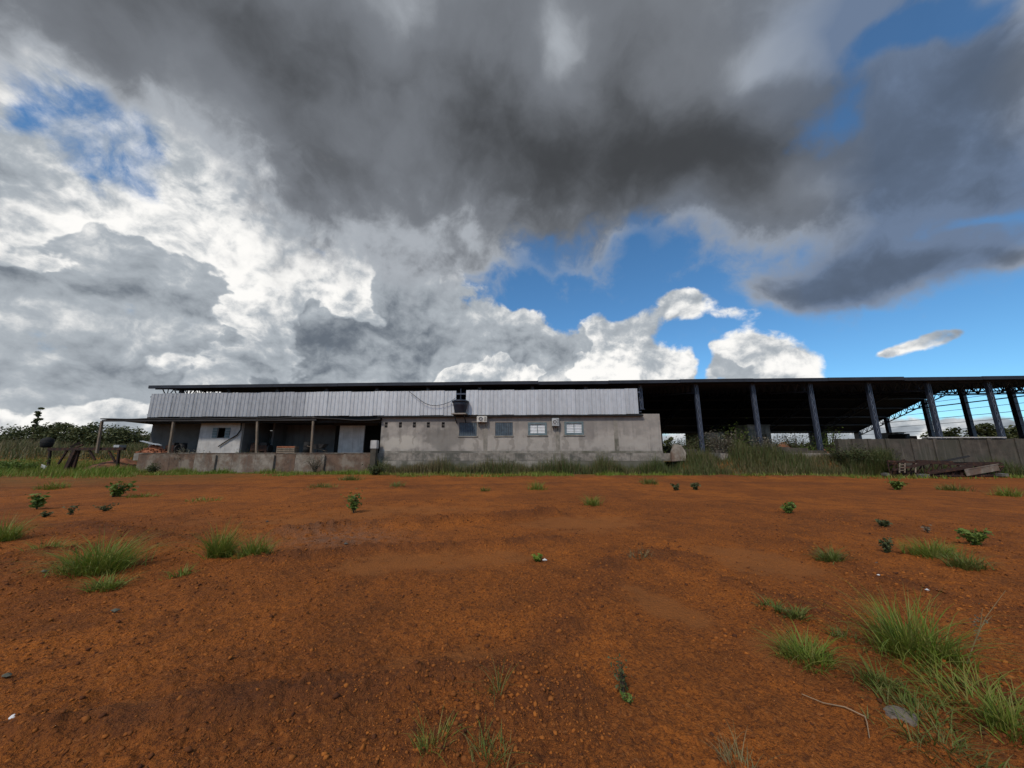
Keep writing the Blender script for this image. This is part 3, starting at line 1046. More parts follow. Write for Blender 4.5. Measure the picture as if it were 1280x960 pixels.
def column_mesh(height, w, dep):
    ch = MB()
    ch.box(-w / 2, -w / 2 + 0.06, -dep / 2, dep / 2, 0, height)
    ch2 = MB()
    ch2.box(w / 2 - 0.17, w / 2, -dep / 2, dep / 2, 0, height)
    ch2.box(w / 2 - 0.09, w / 2 - 0.05, -dep / 2 - 0.03, -dep / 2 - 0.002, 0, height)
    la = MB()
    n = int(height / 0.30)
    for i in range(n):
        z0, z1 = height * i / n, height * (i + 1) / n
        for y in (-dep / 2 - 0.012, dep / 2 + 0.012):
            a, b = (-w / 2 + 0.03, w / 2 - 0.16) if i % 2 else (w / 2 - 0.16, -w / 2 + 0.03)
            la.beam((a, y, z0), (b, y, z1), 0.028, 0.02, (0, 1, 0))
    pl = MB().box(-w / 2 - 0.08, w / 2 + 0.08, -dep / 2 - 0.08, dep / 2 + 0.08, 0.002, 0.04)
    return ch.mesh('column', M['steel']), ch2.mesh('chord', M['steel']), la.mesh('lacing', M['lacing']), pl.mesh('base_plate', M['steel'])


CM = column_mesh(EAVE - FLOOR - 0.10, 0.31, 0.24)
STUB_Z = 5.2
SM_ = column_mesh(EAVE - STUB_Z - 0.10, 0.31, 0.16)


def put_column(s, d, parts, z=FLOOR):
    o = ORG[shed.name]
    c = link('column', parts[0], shed)
    c.location = (s - o[0], d - o[1], z - o[2])
    for nm, me in zip(('chord', 'lacing', 'base_plate'), parts[1:]):
        q = link(nm, me, c)
        if nm == 'lacing':
            q['kind'] = 'stuff'
    return c


for s in COLS:
    if s < P(830, 550, 0)[0]:
        put_column(s, 0.08, SM_, STUB_Z)
    else:
        put_column(s, 0.0, CM)
FM = column_mesh(FAR_Z - FLOOR - 0.10, 0.40, 0.30)
for s in COLS[::2]:
    put_column(s, FAR_D, FM)


def truss_mesh(d0, d1, depth, web):
    top, bot, wb = MB(), MB(), MB()
    n = max(2, int(abs(d1 - d0) / web))
    pts = [d0 + (d1 - d0) * i / n for i in range(n + 1)]
    top.beam((0, d0, roof_z(d0) - 0.10), (0, d1, roof_z(d1) - 0.10), 0.12)
    top.beam((0, d0, roof_z(d0) - 0.10 - depth), (0, d1, roof_z(d1) - 0.10 - depth), 0.12)
    for i in range(n):
        a, b = pts[i], pts[i + 1]
        m = (a + b) / 2
        wb.beam((0, a, roof_z(a) - 0.10), (0, m, roof_z(m) - 0.10 - depth), 0.06)
        wb.beam((0, m, roof_z(m) - 0.10 - depth), (0, b, roof_z(b) - 0.10), 0.06)
        wb.beam((0, m, roof_z(m) - 0.10), (0, m, roof_z(m) - 0.10 - depth), 0.05)
    return top, wb


def put_truss(s):
    for d0, d1 in ((0.1, RIDGE_D), (RIDGE_D, FAR_D)):
        t, w = truss_mesh(d0, d1, 0.85, 1.0)
        for m_ in (t, w):
            m_.v = [(a + s, b, c) for a, b, c in m_.v]
        tr = part('truss', t, 'steel', shed)
        part('web', w, 'steel', tr)['kind'] = 'stuff'


for s in COLS[::2] + [S_L + 0.25, S_R - 0.1]:
    put_truss(s)

# the right-hand end wall: posts and rails, no cladding
def end_d(u):
    r = SITE_RI @ ray(u, 520)
    o = SITE_RI @ (Vector((0, 0, EYE)) - SITE_O)
    t = (S_R - o.x) / r.x
    return o.y + r.y * t


for u in (1036, 1069, 1107, 1159, 1210, 1272):
    d = min(end_d(u), FAR_D - 0.3)
    mb = MB().box(S_R - 0.22, S_R + 0.22, d - 0.24, d + 0.24, FLOOR, roof_z(d) - 0.15)
    e = part('end_post', mb, 'steel', shed)
for d in (4.0, 1.0):
    part('end_post', MB().box(S_R - 0.22, S_R + 0.22, d - 0.24, d + 0.24, FLOOR, roof_z(d) - 0.15), 'steel', shed)
for z, w in ((8.95, 0.05), (8.3, 0.13), (7.5, 0.05), (6.6, 0.06), (5.8, 0.05), (4.9, 0.05)):
    dmax = RIDGE_D + (RIDGE_Z - z - 0.5) / (RIDGE_Z - FAR_Z) * (FAR_D - RIDGE_D)
    dmin = max(0.3, (z + 0.5 - EAVE) / (RIDGE_Z - EAVE) * RIDGE_D)
    part('end_rail', MB().beam((S_R, dmin, z), (S_R, min(dmax, FAR_D), z), w), 'steel', shed)

# floor slab and what closes the far side
part('floor_slab', MB().box(P(168, 566, -.62)[0], S_R + 0.5, -0.62, FAR_D + 1, 1.0, FLOOR), 'concrete', shed)


def far_s(u):
    return P(u, 550, FAR_D)[0]


zlow = P(985, 557, FAR_D)[1]
mb = MB().box(far_s(780), S_R, FAR_D - 0.1, FAR_D + 0.1, FLOOR, zlow)
part('far_low_wall', mb, 'mossy', shed)
for u0, u1 in ((100, 828), (857, 964), (1013, 1034)):
    part('far_wall_panel', MB().box(far_s(u0), far_s(u1), FAR_D - 0.16, FAR_D - 0.06, FLOOR, FAR_Z - 0.05), 'mossy', shed)

# upper front of corrugated sheets, each about a metre wide
Z_CT = P(640, 487.5, -0.75)[1]
Z_CB = P(640, 518.5, -0.75)[1]


def sheet_mesh(width, z0, z1, d0, d1, mat):
    prof = []
    ribs = 3
    for i in range(ribs):
        x = width * i / ribs
        p = width / ribs
        prof += [(x, 0.0), (x + p * 0.56, 0.0), (x + p * 0.68, -0.045), (x + p * 0.88, -0.045)]
    prof.append((width, 0.0))
    mb = MB()
    for x, o in prof:
        mb.v += [(x, d1 + o, z0), (x, d0 + o, z1)]
    for k in range(len(prof) - 1):
        mb.f.append((2 * k, 2 * k + 2, 2 * k + 3, 2 * k + 1))
    return mb.mesh('front_sheet', mat)


SHW = 1.02
A_sheet = sheet_mesh(SHW + 0.03, 0, Z_CT - Z_CB, 0.0, 0.0, M['galv'])
B_sheet = sheet_mesh(SHW + 0.03, 0, Z_CT - Z_CB, 0.0, 0.0, M['galv_old'])
s_end = P(802, 515, -0.75)[0]
s_old = P(379, 505, -0.5)[0]
g0, g1 = P(570.5, 505, -0.5)[0], P(583, 505, -0.5)[0]
left_run = np.arange(g0 - SHW, S_L - 0.5, -SHW)
right_run = np.arange(g1, s_end - SHW * 0.5, SHW)
oo = ORG[shed.name]
for i, s in enumerate(list(left_run) + list(right_run)):
    o = link('front_sheet', B_sheet if s < s_old else A_sheet, shed)
    o.location = (s - oo[0], -0.75 - oo[1] - (0.012 if i % 2 else 0.0), Z_CB - oo[2] + random.uniform(-0.025, 0.025))
    o.rotation_euler = (random.uniform(-0.012, 0.004), random.uniform(-0.004, 0.004), random.uniform(-0.006, 0.006))
part('sheet_rail', MB().box(S_L + 0.2, s_end, -0.72, -0.64, Z_CT - 0.35, Z_CT - 0.22), 'steel', shed)
part('sheet_rail', MB().box(S_L + 0.2, s_end, -0.72, -0.64, Z_CB + 0.16, Z_CB + 0.24), 'steel', shed)

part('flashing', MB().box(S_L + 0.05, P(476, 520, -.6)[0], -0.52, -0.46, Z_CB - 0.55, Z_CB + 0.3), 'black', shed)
part('eave_shade_strip', MB().box(P(472, 518, -.75)[0], s_end + 0.1, -0.86, -0.57, Z_CB - 0.16, Z_CB - 0.035), 'black', shed)  # black strip added as the shadow line under the sheets, no real trim

# ---- the plastered office front under it ---------------------------------------
s0, s1 = P(475.5, 550, -0.55)[0], P(827, 550, -0.55)[0]
ztop = P(650, 518.3, -0.55)[1]
zpl = P(650, 563.5, -0.6)[1]
office = sthing('office_building', 'low grey plastered building with four windows and a row of small vents', 'building', (s0 + s1) / 2, -0.55)


def wall_with_holes(x0, x1, z0, z1, y, holes, depth):
    xs = sorted({x0, x1, *[h[0] for h in holes], *[h[1] for h in holes]})
    zs = sorted({z0, z1, *[h[2] for h in holes], *[h[3] for h in holes]})
    mb = MB()
    for a, b in zip(xs[:-1], xs[1:]):
        for c, d in zip(zs[:-1], zs[1:]):
            if any(h[0] <= (a + b) / 2 <= h[1] and h[2] <= (c + d) / 2 <= h[3] for h in holes):
                continue
            mb.quad((a, y, c), (b, y, c), (b, y, d), (a, y, d))
    for a, b, c, d in holes:
        e = y + depth
        mb.quad((a, y, c), (a, e, c), (a, e, d), (a, y, d))
        mb.quad((b, y, c), (b, y, d), (b, e, d), (b, e, c))
        mb.quad((a, y, c), (b, y, c), (b, e, c), (a, e, c))
        mb.quad((a, y, d), (a, e, d), (b, e, d), (b, y, d))
    # ends, top and back
    e = y + 0.22
    mb.quad((x0, y, z0), (x0, y, z1), (x0, e, z1), (x0, e, z0))
    mb.quad((x1, y, z0), (x1, e, z0), (x1, e, z1), (x1, y, z1))
    mb.quad((x0, y, z1), (x1, y, z1), (x1, e, z1), (x0, e, z1))
    return mb


def rect(u0, u1, v0, v1, d):
    a, b = P((u0 + u1) / 2, v0, d)[1], P((u0 + u1) / 2, v1, d)[1]
    return P(u0, (v0 + v1) / 2, d)[0], P(u1, (v0 + v1) / 2, d)[0], b, a


ox_ = (s0 + s1) / 2


def st(u, v, w, h, c, a):
    p = P(u, v, -.55)
    return (p[0] - ox_, p[1], w, h, c, a)


add_stains(M['plaster'], [st(650, 553, 13.0, 0.55, (0.41, 0.375, 0.33), 0.55), st(555, 548, 1.6, 1.0, (0.14, 0.13, 0.115), 0.6), st(540, 525, 6.0, 0.45, (0.19, 0.175, 0.16), 0.7),
                          st(735, 540, 0.5, 1.0, (0.2, 0.18, 0.165), 0.6), st(500, 555, 1.6, 0.6, (0.47, 0.43, 0.37), 0.7), st(700, 530, 9.0, 0.5, (0.24, 0.22, 0.20), 0.5)] + [st(u_, v_, 0.16, 0.9, (0.18, 0.16, 0.135), 0.45) for u_, v_ in ((483, 541), (501, 543), (518, 541), (536, 542), (554, 541), (576, 553), (594, 552), (621, 552), (640, 553), (662, 552), (683, 553), (707, 551), (728, 553), (602, 536), (694, 544))])
add_stains(M['plinth'], [st(560, 572, 2.2, 1.1, (0.105, 0.10, 0.085), 0.8), st(770, 578, 4.5, 0.9, (0.10, 0.095, 0.07), 0.75), st(650, 588, 16.0, 0.45, (0.085, 0.085, 0.055), 0.8)])
wins = [rect(574, 596, 528, 545, -.55), rect(619, 641, 528, 544.5, -.55), rect(660, 683.5, 528, 544, -.55), rect(705.5, 729.5, 527, 543.5, -.55)]
vents = [rect(u - 1.9, u + 1.9, 527.8, 534.5, -.55) for u in (482.7, 500.5, 518, 535.4, 554)]
ac1 = rect(594, 608, 520, 528, -.55)
part('wall', wall_with_holes(s0, s1, zpl, ztop, -0.55, wins + vents, 0.16), 'plaster', office)
part('plinth', MB().box(s0 - 0.02, s1 + 0.02, -0.60, -0.35, 0.0, zpl), 'plinth', office)
part('side_wall', MB().box(s0, s0 + 0.2, -0.32, 5.0, 0.9, ztop - 0.01), 'plaster', office)
part('side_wall', MB().box(s1 - 0.2, s1, -0.32, 5.0, 0.9, ztop - 0.01), 'plaster', office)
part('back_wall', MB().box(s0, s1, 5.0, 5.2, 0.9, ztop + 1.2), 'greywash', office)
part('ceiling', MB().box(s0 + 0.2, s1 - 0.2, -0.32, 5.0, ztop - 0.12, ztop - 0.02), 'concrete', office)
for u in (607, 697, 770):
    a = P(u, 540, -.55)[0]
    part('pilaster', MB().box(a - 0.17, a + 0.17, -0.562, -0.5, zpl + 0.003, ztop - 0.25), 'plinth', office)
for (a, b, c, d) in vents:
    part('vent', MB().box(a, b, -0.44, -0.40, c, d), 'black', office)
    vt = [o for o in office.children][-1]
    m_ = MB()
    m_.box(a + 0.02, b - 0.02, -0.50, -0.46, c + (d - c) * 0.46, c + (d - c) * 0.54)
    part('bar', m_, 'concrete', vt)
for i, (a, b, c, d) in enumerate(wins):
    fr = MB()
    t = 0.07 if i < 2 else 0.16
    y0, y1 = (-0.50, -0.44) if i < 2 else (-0.585, -0.46)
    fr.box(a + 0.004, a + t, y0, y1, c, d).box(b - t, b - 0.004, y0, y1, c, d)
    fr.box(a + t, b - t, y0, y1, d - t, d - 0.004).box(a + t, b - t, y0, y1, c + 0.004, c + t)
    w = part('window', fr, 'shutter' if i < 2 else 'frame', office)
    if i < 2:
        n = 9
        sl_, bk = MB(), MB()
        for k in range(n):
            x0 = a + t + (b - a - 2 * t) * k / n
            x1 = a + t + (b - a - 2 * t) * (k + 1) / n
            sl_.box(x0 + 0.012, x1 - 0.012, -0.505 - (0.012 if k % 2 else 0), -0.465, c + t, d - t)
        part('shutter', sl_, 'shutter', w)
        bk.box(a + t, b - t, -0.455, -0.44, c + t, d - t)
        part('backing', bk, 'black', w)
        w['label'] = 'window with closed blue grey shutters'
    else:
        n = 6
        for k in range(n):
            z0 = c + t + (d - c - 2 * t) * k / n
            z1 = c + t + (d - c - 2 * t) * (k + 1) / n
            m_ = MB()
            m_.v = [(a + t, -0.52, z0 + 0.012), (b - t, -0.52, z0 + 0.012), (b - t, -0.475, z1 - 0.004), (a + t, -0.475, z1 - 0.004)]
            m_.f = [(0, 1, 2, 3)]
            part('louvre', m_, 'palepane', w)
        part('mullion', MB().box((a + b) / 2 - 0.02, (a + b) / 2 + 0.02, -0.545, -0.525, c + t, d - t), 'frame', w)
        part('backing', MB().box(a + t, b - t, -0.455, -0.44, c + t, d - t), 'greywash', w)
        w['label'] = 'window with pale louvres in a teal frame'
    part('sill', MB().box(a - 0.08, b + 0.08, -0.62, -0.552, c - 0.09, c - 0.004), 'plinth', w)

# ---- air conditioners ----------------------------------------------------------
def air_conditioner(r, label, mat, proud):
    a, b, c, d = r
    t = sthing('air_conditioner', label, 'air conditioner', (a + b) / 2, -0.56, c, 'air conditioners on the office wall')
    y0 = -0.56 - proud
    part('casing', MB().box(a, b, y0, -0.56, c, d), mat, t, bevel=0.02)
    cx, cz, rr = a + (b - a) * 0.40, (c + d) / 2, min((d - c) * 0.40, (b - a) * 0.32)
    ring = MB()
    pts = [(cx + rr * cos(k * pi / 10), y0 - 0.012, cz + rr * sin(k * pi / 10)) for k in range(21)]
    ring.tube(pts, 0.02, 5)
    for k in range(6):
        an = k * pi / 6
        ring.beam((cx - rr * cos(an), y0 - 0.012, cz - rr * sin(an)), (cx + rr * cos(an), y0 - 0.012, cz + rr * sin(an)), 0.012)
    part('fan_grille', ring, 'white', t)
    bl = MB()
    bl.lathe([(rr * 0.97, 0), (rr * 0.97, 0.006)], n=20)
    bl.v = [(cx + x, y0 - 0.003 - z, cz + y) for x, y, z in bl.v]
    part('fan', bl, 'black', t)
    lv = MB()
    for k in range(6):
        z = c + (d - c) * (0.16 + 0.13 * k)
        lv.box(a + (b - a) * 0.74, b - 0.05, y0 - 0.012, y0 - 0.002, z, z + 0.025)
    part('louvre', lv, 'darkmetal', t)
    br = MB()
    for x in (a + 0.12, b - 0.12):
        br.beam((x, -0.56, c - 0.03), (x, y0 - 0.05, c - 0.03), 0.04)
        br.beam((x, -0.56, c - 0.33), (x, y0 + 0.02, c - 0.05), 0.03)
    part('bracket', br, 'darkmetal', t)
    return t


air_conditioner(rect(596, 608.5, 520, 527.6, -1.0), 'yellowed white air conditioner tucked under the sheet eave between two shuttered windows', 'acwhite', 0.45)
air_conditioner(rect(690, 699, 522.5, 532.5, -1.0), 'grey air conditioner box on the wall between the two pale louvred windows', 'greypaint', 0.40)

# ---- water tank and cable --------------------------------------------------------
ta, tz = P(575, 517, -1.2)
tank = sthing('water_tank', 'dark blue tapered water tank with a wide lid in the gap of the sheet front', 'water tank', ta, -1.15, tz)
R_ = 0.68
t_h = P(575, 499.5, -1.15)[1] - tz
pr = [(0.42, 0), (0.46, 0.02), (0.50, t_h * 0.28), (0.52, t_h * 0.30), (0.56, t_h * 0.52), (0.585, t_h * 0.54), (0.62, t_h * 0.80), (0.60, t_h * 0.82)]
mb = MB().lathe(pr, (ta, -1.15, tz), 28)
part('body', mb, 'tank', tank, True)
mb = MB().lathe([(0.70, t_h * 0.79), (0.71, t_h * 0.86), (0.69, t_h * 0.89), (0.50, t_h * 0.96), (0.20, t_h * 1.0), (0.02, t_h)], (ta, -1.15, tz), 28)
part('lid', mb, 'tank', tank, True)
mb = MB().tube([(ta - 0.1, -0.62, tz + 0.15), (ta - 0.1, -0.62, tz + 2.2)], 0.06, 8)
part('pipe', mb, 'tank', tank)
part('stand', MB().box(ta - 0.62, ta + 0.62, -1.75, -0.62, tz - 0.10, tz - 0.004), 'concrete', tank)
part('bracket', MB().beam((ta - 0.4, -1.6, tz - 0.12), (ta - 0.4, -0.56, tz - 0.7), 0.07).beam((ta + 0.4, -1.6, tz - 0.12), (ta + 0.4, -0.56, tz - 0.7), 0.07), 'darkmetal', tank)
pts = []
for u, v in ((511, 489), (518, 494.5), (525, 500), (531, 504), (538, 506.5), (546, 507), (554, 505.5), (562, 502.5), (569, 498)):
    s, z = P(u, v, -0.98)
    pts.append((s, -0.98, z))
cb = sthing('cable', 'thin black cable sagging across the sheet front towards the water tank', 'cable', pts[4][0], -0.98, pts[4][2])
m_ = MB().tube(pts, 0.022, 6)
m_.v = [(a - ORG[cb.name][0], b - ORG[cb.name][1], c - ORG[cb.name][2]) for a, b, c in m_.v]
cb_mesh = m_.mesh('cable', M['cable'], True)
cb2 = link('cable_run', cb_mesh, cb)

# ---- porch and rooms on the left ---------------------------------------------------
pa, pb = P(125, 524, -1.0)[0], P(474, 540, -1.0)[0]
porch = sthing('porch_building', 'white walled rooms behind a shady porch under the left half of the sheet front', 'building', (pa + pb) / 2, 2.0, FLOOR)
zr = P(300, 522.5, -1.0)[1]
xs = np.linspace(pa, pb, 70)
mb = MB()
for s in xs:
    u = 640 + 434 * (s / (29.63 - 1.0 + 0.055 * abs(s)))
    sag = -0.25 * math.exp(-((u - 450) / 28.0) ** 2) - 0.05 * math.sin(s * 0.7) ** 2 + 0.05
    for d, q in ((-1.0, 0.0), (4.6, -0.12)):
        mb.v.append((s, d, zr + sag * (1 if d < 0 else 0.3) + q))
for k in range(len(xs) - 1):
    mb.f.append((2 * k, 2 * k + 2, 2 * k + 3, 2 * k + 1))
r0 = len(mb.v)
mb.v += [(a, b, c - 0.07) for a, b, c in mb.v[:r0]]
for k in range(len(xs) - 1):
    mb.f.append((r0 + 2 * k + 1, r0 + 2 * k + 3, r0 + 2 * k + 2, r0 + 2 * k))
    mb.f.append((2 * k, r0 + 2 * k, r0 + 2 * k + 2, 2 * k + 2))
part('porch_roof', mb, 'porchroof', porch)
part('eave_beam', MB().box(pa + 0.1, P(395, 520, -1)[0], -0.93, -0.83, zr - 0.24, zr - 0.085), 'porchroof', porch)
for (u0, v0, u1, v1) in ((127.5, 527, 121.0, 566), (217.5, 525, 211, 566), (392, 522, 389, 566), (322, 523, 320.5, 566)):
    a, b = P(u0, v0, -0.8), P(u1, v1, -0.8)
    part('porch_post', MB().beam((a[0], -0.8, a[1] + 0.05), (b[0], -0.8, min(b[1], FLOOR)), 0.15), 'wood', porch)
ZC = zr - 0.015
# white room with its window
q0, q1 = P(249, 545, 0.4)[0], P(301.5, 545, 0.4)[0]
hole = rect(272, 281.5, 534.5, 547.5, 0.4)
part('room_wall', wall_with_holes(q0, q1, FLOOR, ZC, 0.4, [hole], 0.15), 'whitewash', porch)
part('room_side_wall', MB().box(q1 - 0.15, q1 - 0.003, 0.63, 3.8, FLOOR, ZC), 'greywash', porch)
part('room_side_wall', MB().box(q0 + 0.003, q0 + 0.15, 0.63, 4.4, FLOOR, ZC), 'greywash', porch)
a, b, c, d = hole
fr = MB().box(a, a + 0.06, 0.42, 0.5, c, d).box(b - 0.06, b, 0.42, 0.5, c, d).box(a + 0.06, b - 0.06, 0.42, 0.5, d - 0.06, d).box(a + 0.06, b - 0.06, 0.42, 0.5, c, c + 0.06)
w = part('window', fr, 'darkmetal', porch)
for sgn, x in ((-1, a), (1, b)):
    wd = (b - a) * 0.62
    for k in range(4):
        m_ = MB()
        x0, x1 = (x - wd, x - 0.02) if sgn < 0 else (x + 0.02, x + wd)
        zz = c + (d - c) * k / 4
        m_.box(x0, x1, 0.34, 0.385, zz + 0.015, zz + (d - c) / 4 - 0.015)
        part('shutter_board', m_, 'frame', w)
# drain pipe that crosses the white wall
pts = [(*P(u, v, 0.30), 0) for u, v in ((302, 527), (301, 537), (296, 544), (287, 549), (279, 554), (273, 558))]
part('drain_pipe', MB().tube([(s, 0.30, z) for s, z, _ in pts], 0.055, 6), 'darkmetal', porch)
# recessed walls
e0, e1 = P(301, 545, 4.4)[0], P(419, 545, 4.4)[0]
dr = rect(334.5, 345.5, 538, 559.8, 4.4)
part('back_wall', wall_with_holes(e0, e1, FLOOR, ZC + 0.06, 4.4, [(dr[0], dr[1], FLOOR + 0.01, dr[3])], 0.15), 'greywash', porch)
dm = MB().box(dr[0] + 0.02, dr[1] - 0.02, 4.46, 4.51, FLOOR + 0.02, dr[3] - 0.02)
door = part('door', dm, 'greypaint', porch)
part('handle', MB().box(dr[1] - 0.16, dr[1] - 0.08, 4.40, 4.455, FLOOR + 1.0, FLOOR + 1.12), 'darkmetal', door)
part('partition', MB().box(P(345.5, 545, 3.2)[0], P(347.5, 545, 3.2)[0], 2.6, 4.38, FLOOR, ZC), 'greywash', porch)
f0, f1 = P(424, 545, 1.6)[0], P(455, 545, 1.6)[0]
part('pale_wall', MB().box(f0, f1, 1.6, 1.75, FLOOR, P(440, 532, 1.6)[1]), 'whitewash', porch)
part('lintel', MB().box(f0 - 0.6, f1 + 1.2, 1.66, 1.8, P(440, 532, 1.6)[1] + 0.004, ZC), 'darkmetal', porch)
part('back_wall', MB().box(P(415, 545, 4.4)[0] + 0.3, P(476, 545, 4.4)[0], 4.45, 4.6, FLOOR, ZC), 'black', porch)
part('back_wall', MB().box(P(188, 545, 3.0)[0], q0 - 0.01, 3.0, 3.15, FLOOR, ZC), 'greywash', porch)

# ---- the raised platform and its patched front ---------------------------------------
platform = sthing('retaining_wall', 'patched low retaining wall of red and pale render under the porch', 'wall', P(320, 575, -0.9)[0], -0.9)
cuts = [172, 186, 212, 243, 262, 290, 319, 345, 369, 388, 405, 432, 466]
mats = ['redrender', 'redrender', 'redrender', 'palerender', 'palerender', 'palerender', 'palerender', 'redrender', 'palerender', 'palerender', 'redrender', 'redrender']
for i, (u0, u1) in enumerate(zip(cuts[:-1], cuts[1:])):
    a, b = P(u0, 578, -.9)[0], P(u1, 578, -.9)[0]
    off = random.uniform(0, 0.025)
    part('render_panel', MB().box(a, b - 0.012, -0.93 - off, -0.66, -0.2, FLOOR - 0.03 - random.uniform(0, 0.05)), mats[i], platform)
part('platform_edge', MB().box(P(172, 566, -.9)[0], P(466, 566, -.9)[0], -0.99, -0.63, FLOOR - 0.025, FLOOR + 0.03), 'palerender', platform)
for u in (341, 404, 268):
    a = P(u, 578, -1.0)[0]
    part('buttress', MB().box(a - 0.13, a + 0.13, -1.12, -0.99, -0.1, FLOOR - 0.15), 'palerender', platform)
a, zt = P(469, 550, -1.15)
pst = sthing('concrete_post', 'short square concrete post with a whitened head at the left corner of the grey building', 'post', a, -1.15)
part('shaft', MB().box(a - 0.22, a + 0.22, -1.37, -0.98, -0.1, P(469, 561, -1.15)[1]), 'mossy', pst)
part('head', MB().box(a - 0.27, a + 0.27, -1.42, -0.97, P(469, 561, -1.15)[1] + 0.003, P(469, 550.5, -1.15)[1]), 'whitewash', pst, bevel=0.03)

# ---- concrete boundary wall on the right -------------------------------------------------
bw = sthing('boundary_wall', 'stained grey concrete wall in front of the open shed bays on the right', 'wall', P(1170, 590, -1.5)[0], -1.5)
zt = P(1170, 548.5, -1.5)[1]
us = [1052, 1070, 1090, 1112, 1144, 1172, 1205, 1240, 1275, 1320, 1370, 1430]
for i, (u0, u1) in enumerate(zip(us[:-1], us[1:])):
    a, b = P(u0, 570, -1.5)[0], P(u1, 570, -1.5)[0]
    part('wall_panel', MB().box(a + 0.003, b - 0.003, -1.5 - random.uniform(0, 0.02), -1.3, -0.2, zt - random.uniform(0.0, 0.02)), 'mossy', bw)
    part('pier', MB().box(a - 0.13, a + 0.13, -1.58, -1.25, -0.2, zt + 0.02), 'mossy', bw)
part('coping', MB().box(P(1158, 549, -1.5)[0], P(1256, 549, -1.5)[0], -1.62, -1.24, zt + 0.055, zt + 0.13), 'whitewash', bw)
# low dark parapet along the other bays
lw = sthing('low_wall', 'dark broken parapet half lost in weeds in front of the open shed', 'wall', P(940, 560, -0.2)[0], -0.2)
us = list(range(846, 1053, 23))
for u0, u1 in zip(us[:-1], us[1:]):
    a, b = P(u0, 560, -0.25)[0], P(u1, 560, -0.25)[0]
    part('wall_panel', MB().box(a + 0.01, b - 0.01, -0.5, -0.3, 0.4, FLOOR + random.uniform(0.0, 0.5)), 'mossy', lw)

# ----------------------------------------------------------------------------
# loose things
# ----------------------------------------------------------------------------
def solid_on(u, vb, d, name, label, cat, z=FLOOR, group=None):
    s = P(u, vb, d)[0]
    return sthing(name, label, cat, s, d, z, group), s


# inside the open shed
t, s = solid_on(892, 550, 5.0, 'concrete_cistern', 'squat round grey cistern standing behind the first navy column', 'cistern')
k = (P(904, 545, 5.0)[0] - P(880, 545, 5.0)[0]) / 2
zt = P(892, 541, 5.0)[1]
part('ring', MB().lathe([(k, FLOOR), (k, (FLOOR + zt) / 2 - 0.02)], (s, 5.0, 0), 24), 'concrete', t, False)
part('ring', MB().lathe([(k * 0.97, (FLOOR + zt) / 2), (k * 0.97, zt - 0.15)], (s, 5.0, 0), 24), 'concrete', t, False)
part('lid', MB().lathe([(k * 1.02, zt - 0.148), (k * 1.0, zt - 0.03), (k * 0.5, zt), (0.3, zt)], (s, 5.0, 0), 24), 'concrete', t, False)
t, s = solid_on(949, 550, 7.0, 'block_hut', 'small grey block hut under the shed roof beside the second navy column', 'hut')
a, b = P(936, 545, 7)[0], P(963.5, 545, 7)[0]
zt = P(949, 532, 7)[1]
part('wall', wall_with_holes(a, b, FLOOR, zt, 7.0, [(a + 1.05, a + 1.75, FLOOR + 0.01, FLOOR + 1.9)], 0.15), 'concrete', t)
part('door', MB().box(a + 1.06, a + 1.74, 7.06, 7.12, FLOOR + 0.02, FLOOR + 1.88), 'mossy', t)
part('side_wall', MB().box(a, a + 0.15, 7.23, 9.0, FLOOR, zt), 'concrete', t)
part('side_wall', MB().box(b - 0.15, b, 7.23, 9.0, FLOOR, zt), 'concrete', t)
part('roof', MB().box(a - 0.05, b + 0.05, 6.93, 9.05, zt + 0.003, zt + 0.10), 'concrete', t)
# pale leaning slab beside the plaster building
a0, z0 = P(838, 576, -1.3)
t = sthing('concrete_slab', 'pale rough concrete slab leaning in the gap at the right end of the plastered building', 'slab', P(848, 575, -1.3)[0], -1.3, 0.4)
m_ = MB()
pp = [P(840, 577, -1.3), P(857, 576, -1.3), P(857.5, 566, -1.1), P(852, 556.5, -1.0), P(843, 555, -1.0), P(839, 566, -1.1)]
dd = [-1.3, -1.3, -1.15, -1.0, -1.0, -1.15]
n = len(pp)
m_.v = [(p[0], d, p[1]) for p, d in zip(pp, dd)] + [(p[0], d + 0.28, p[1]) for p, d in zip(pp, dd)]
m_.f = [tuple(range(n)), tuple(range(2 * n - 1, n - 1, -1))] + [(i, i + n, (i + 1) % n + n, (i + 1) % n) for i in range(n)]
part('slab', m_, 'palerender', t, bevel=0.02)
part('stub', MB().box(P(843, 575, -1.0)[0], P(855, 575, -1.0)[0], -0.68, -0.45, 0.3, P(848, 562, -0.8)[1]), 'mossy', t)

# beyond the shed: a pale hut and a parked truck behind the boundary wall
t = sthing('pale_hut', 'small pale grey hut standing far off beside a dark truck beyond the open shed', 'hut', P(1127, 545, 12)[0], 12.0, 0.0)
a, b = P(1123.5, 545, 12)[0], P(1131, 545, 12)[0]
zt = P(1127, 541, 12)[1]
part('wall', MB().box(a, b, 12.0, 14.0, 0.0, zt), 'greypaint', t)
part('roof', MB().box(a - 0.1, b + 0.1, 11.9, 14.1, zt + 0.003, zt + 0.08), 'concrete', t)
t = sthing('truck', 'dark old truck half hidden behind the concrete wall', 'truck', P(1137, 545, 11)[0], 11.0, FLOOR)
a, b = P(1131.5, 545, 11)[0], P(1146, 545, 11)[0]
z1 = P(1137, 542, 11)[1]
zm = P(1137, 546, 11)[1]
L_ = b - a
m_ = MB()
m_.v = [(a, 11, FLOOR + 0.6), (a + L_ * .42, 11, FLOOR + 0.6), (a + L_ * .42, 11, z1), (a + L_ * .12, 11, z1), (a, 11, zm + 0.05)]
m_.v += [(x, y + 1.9, z) for x, y, z in m_.v]
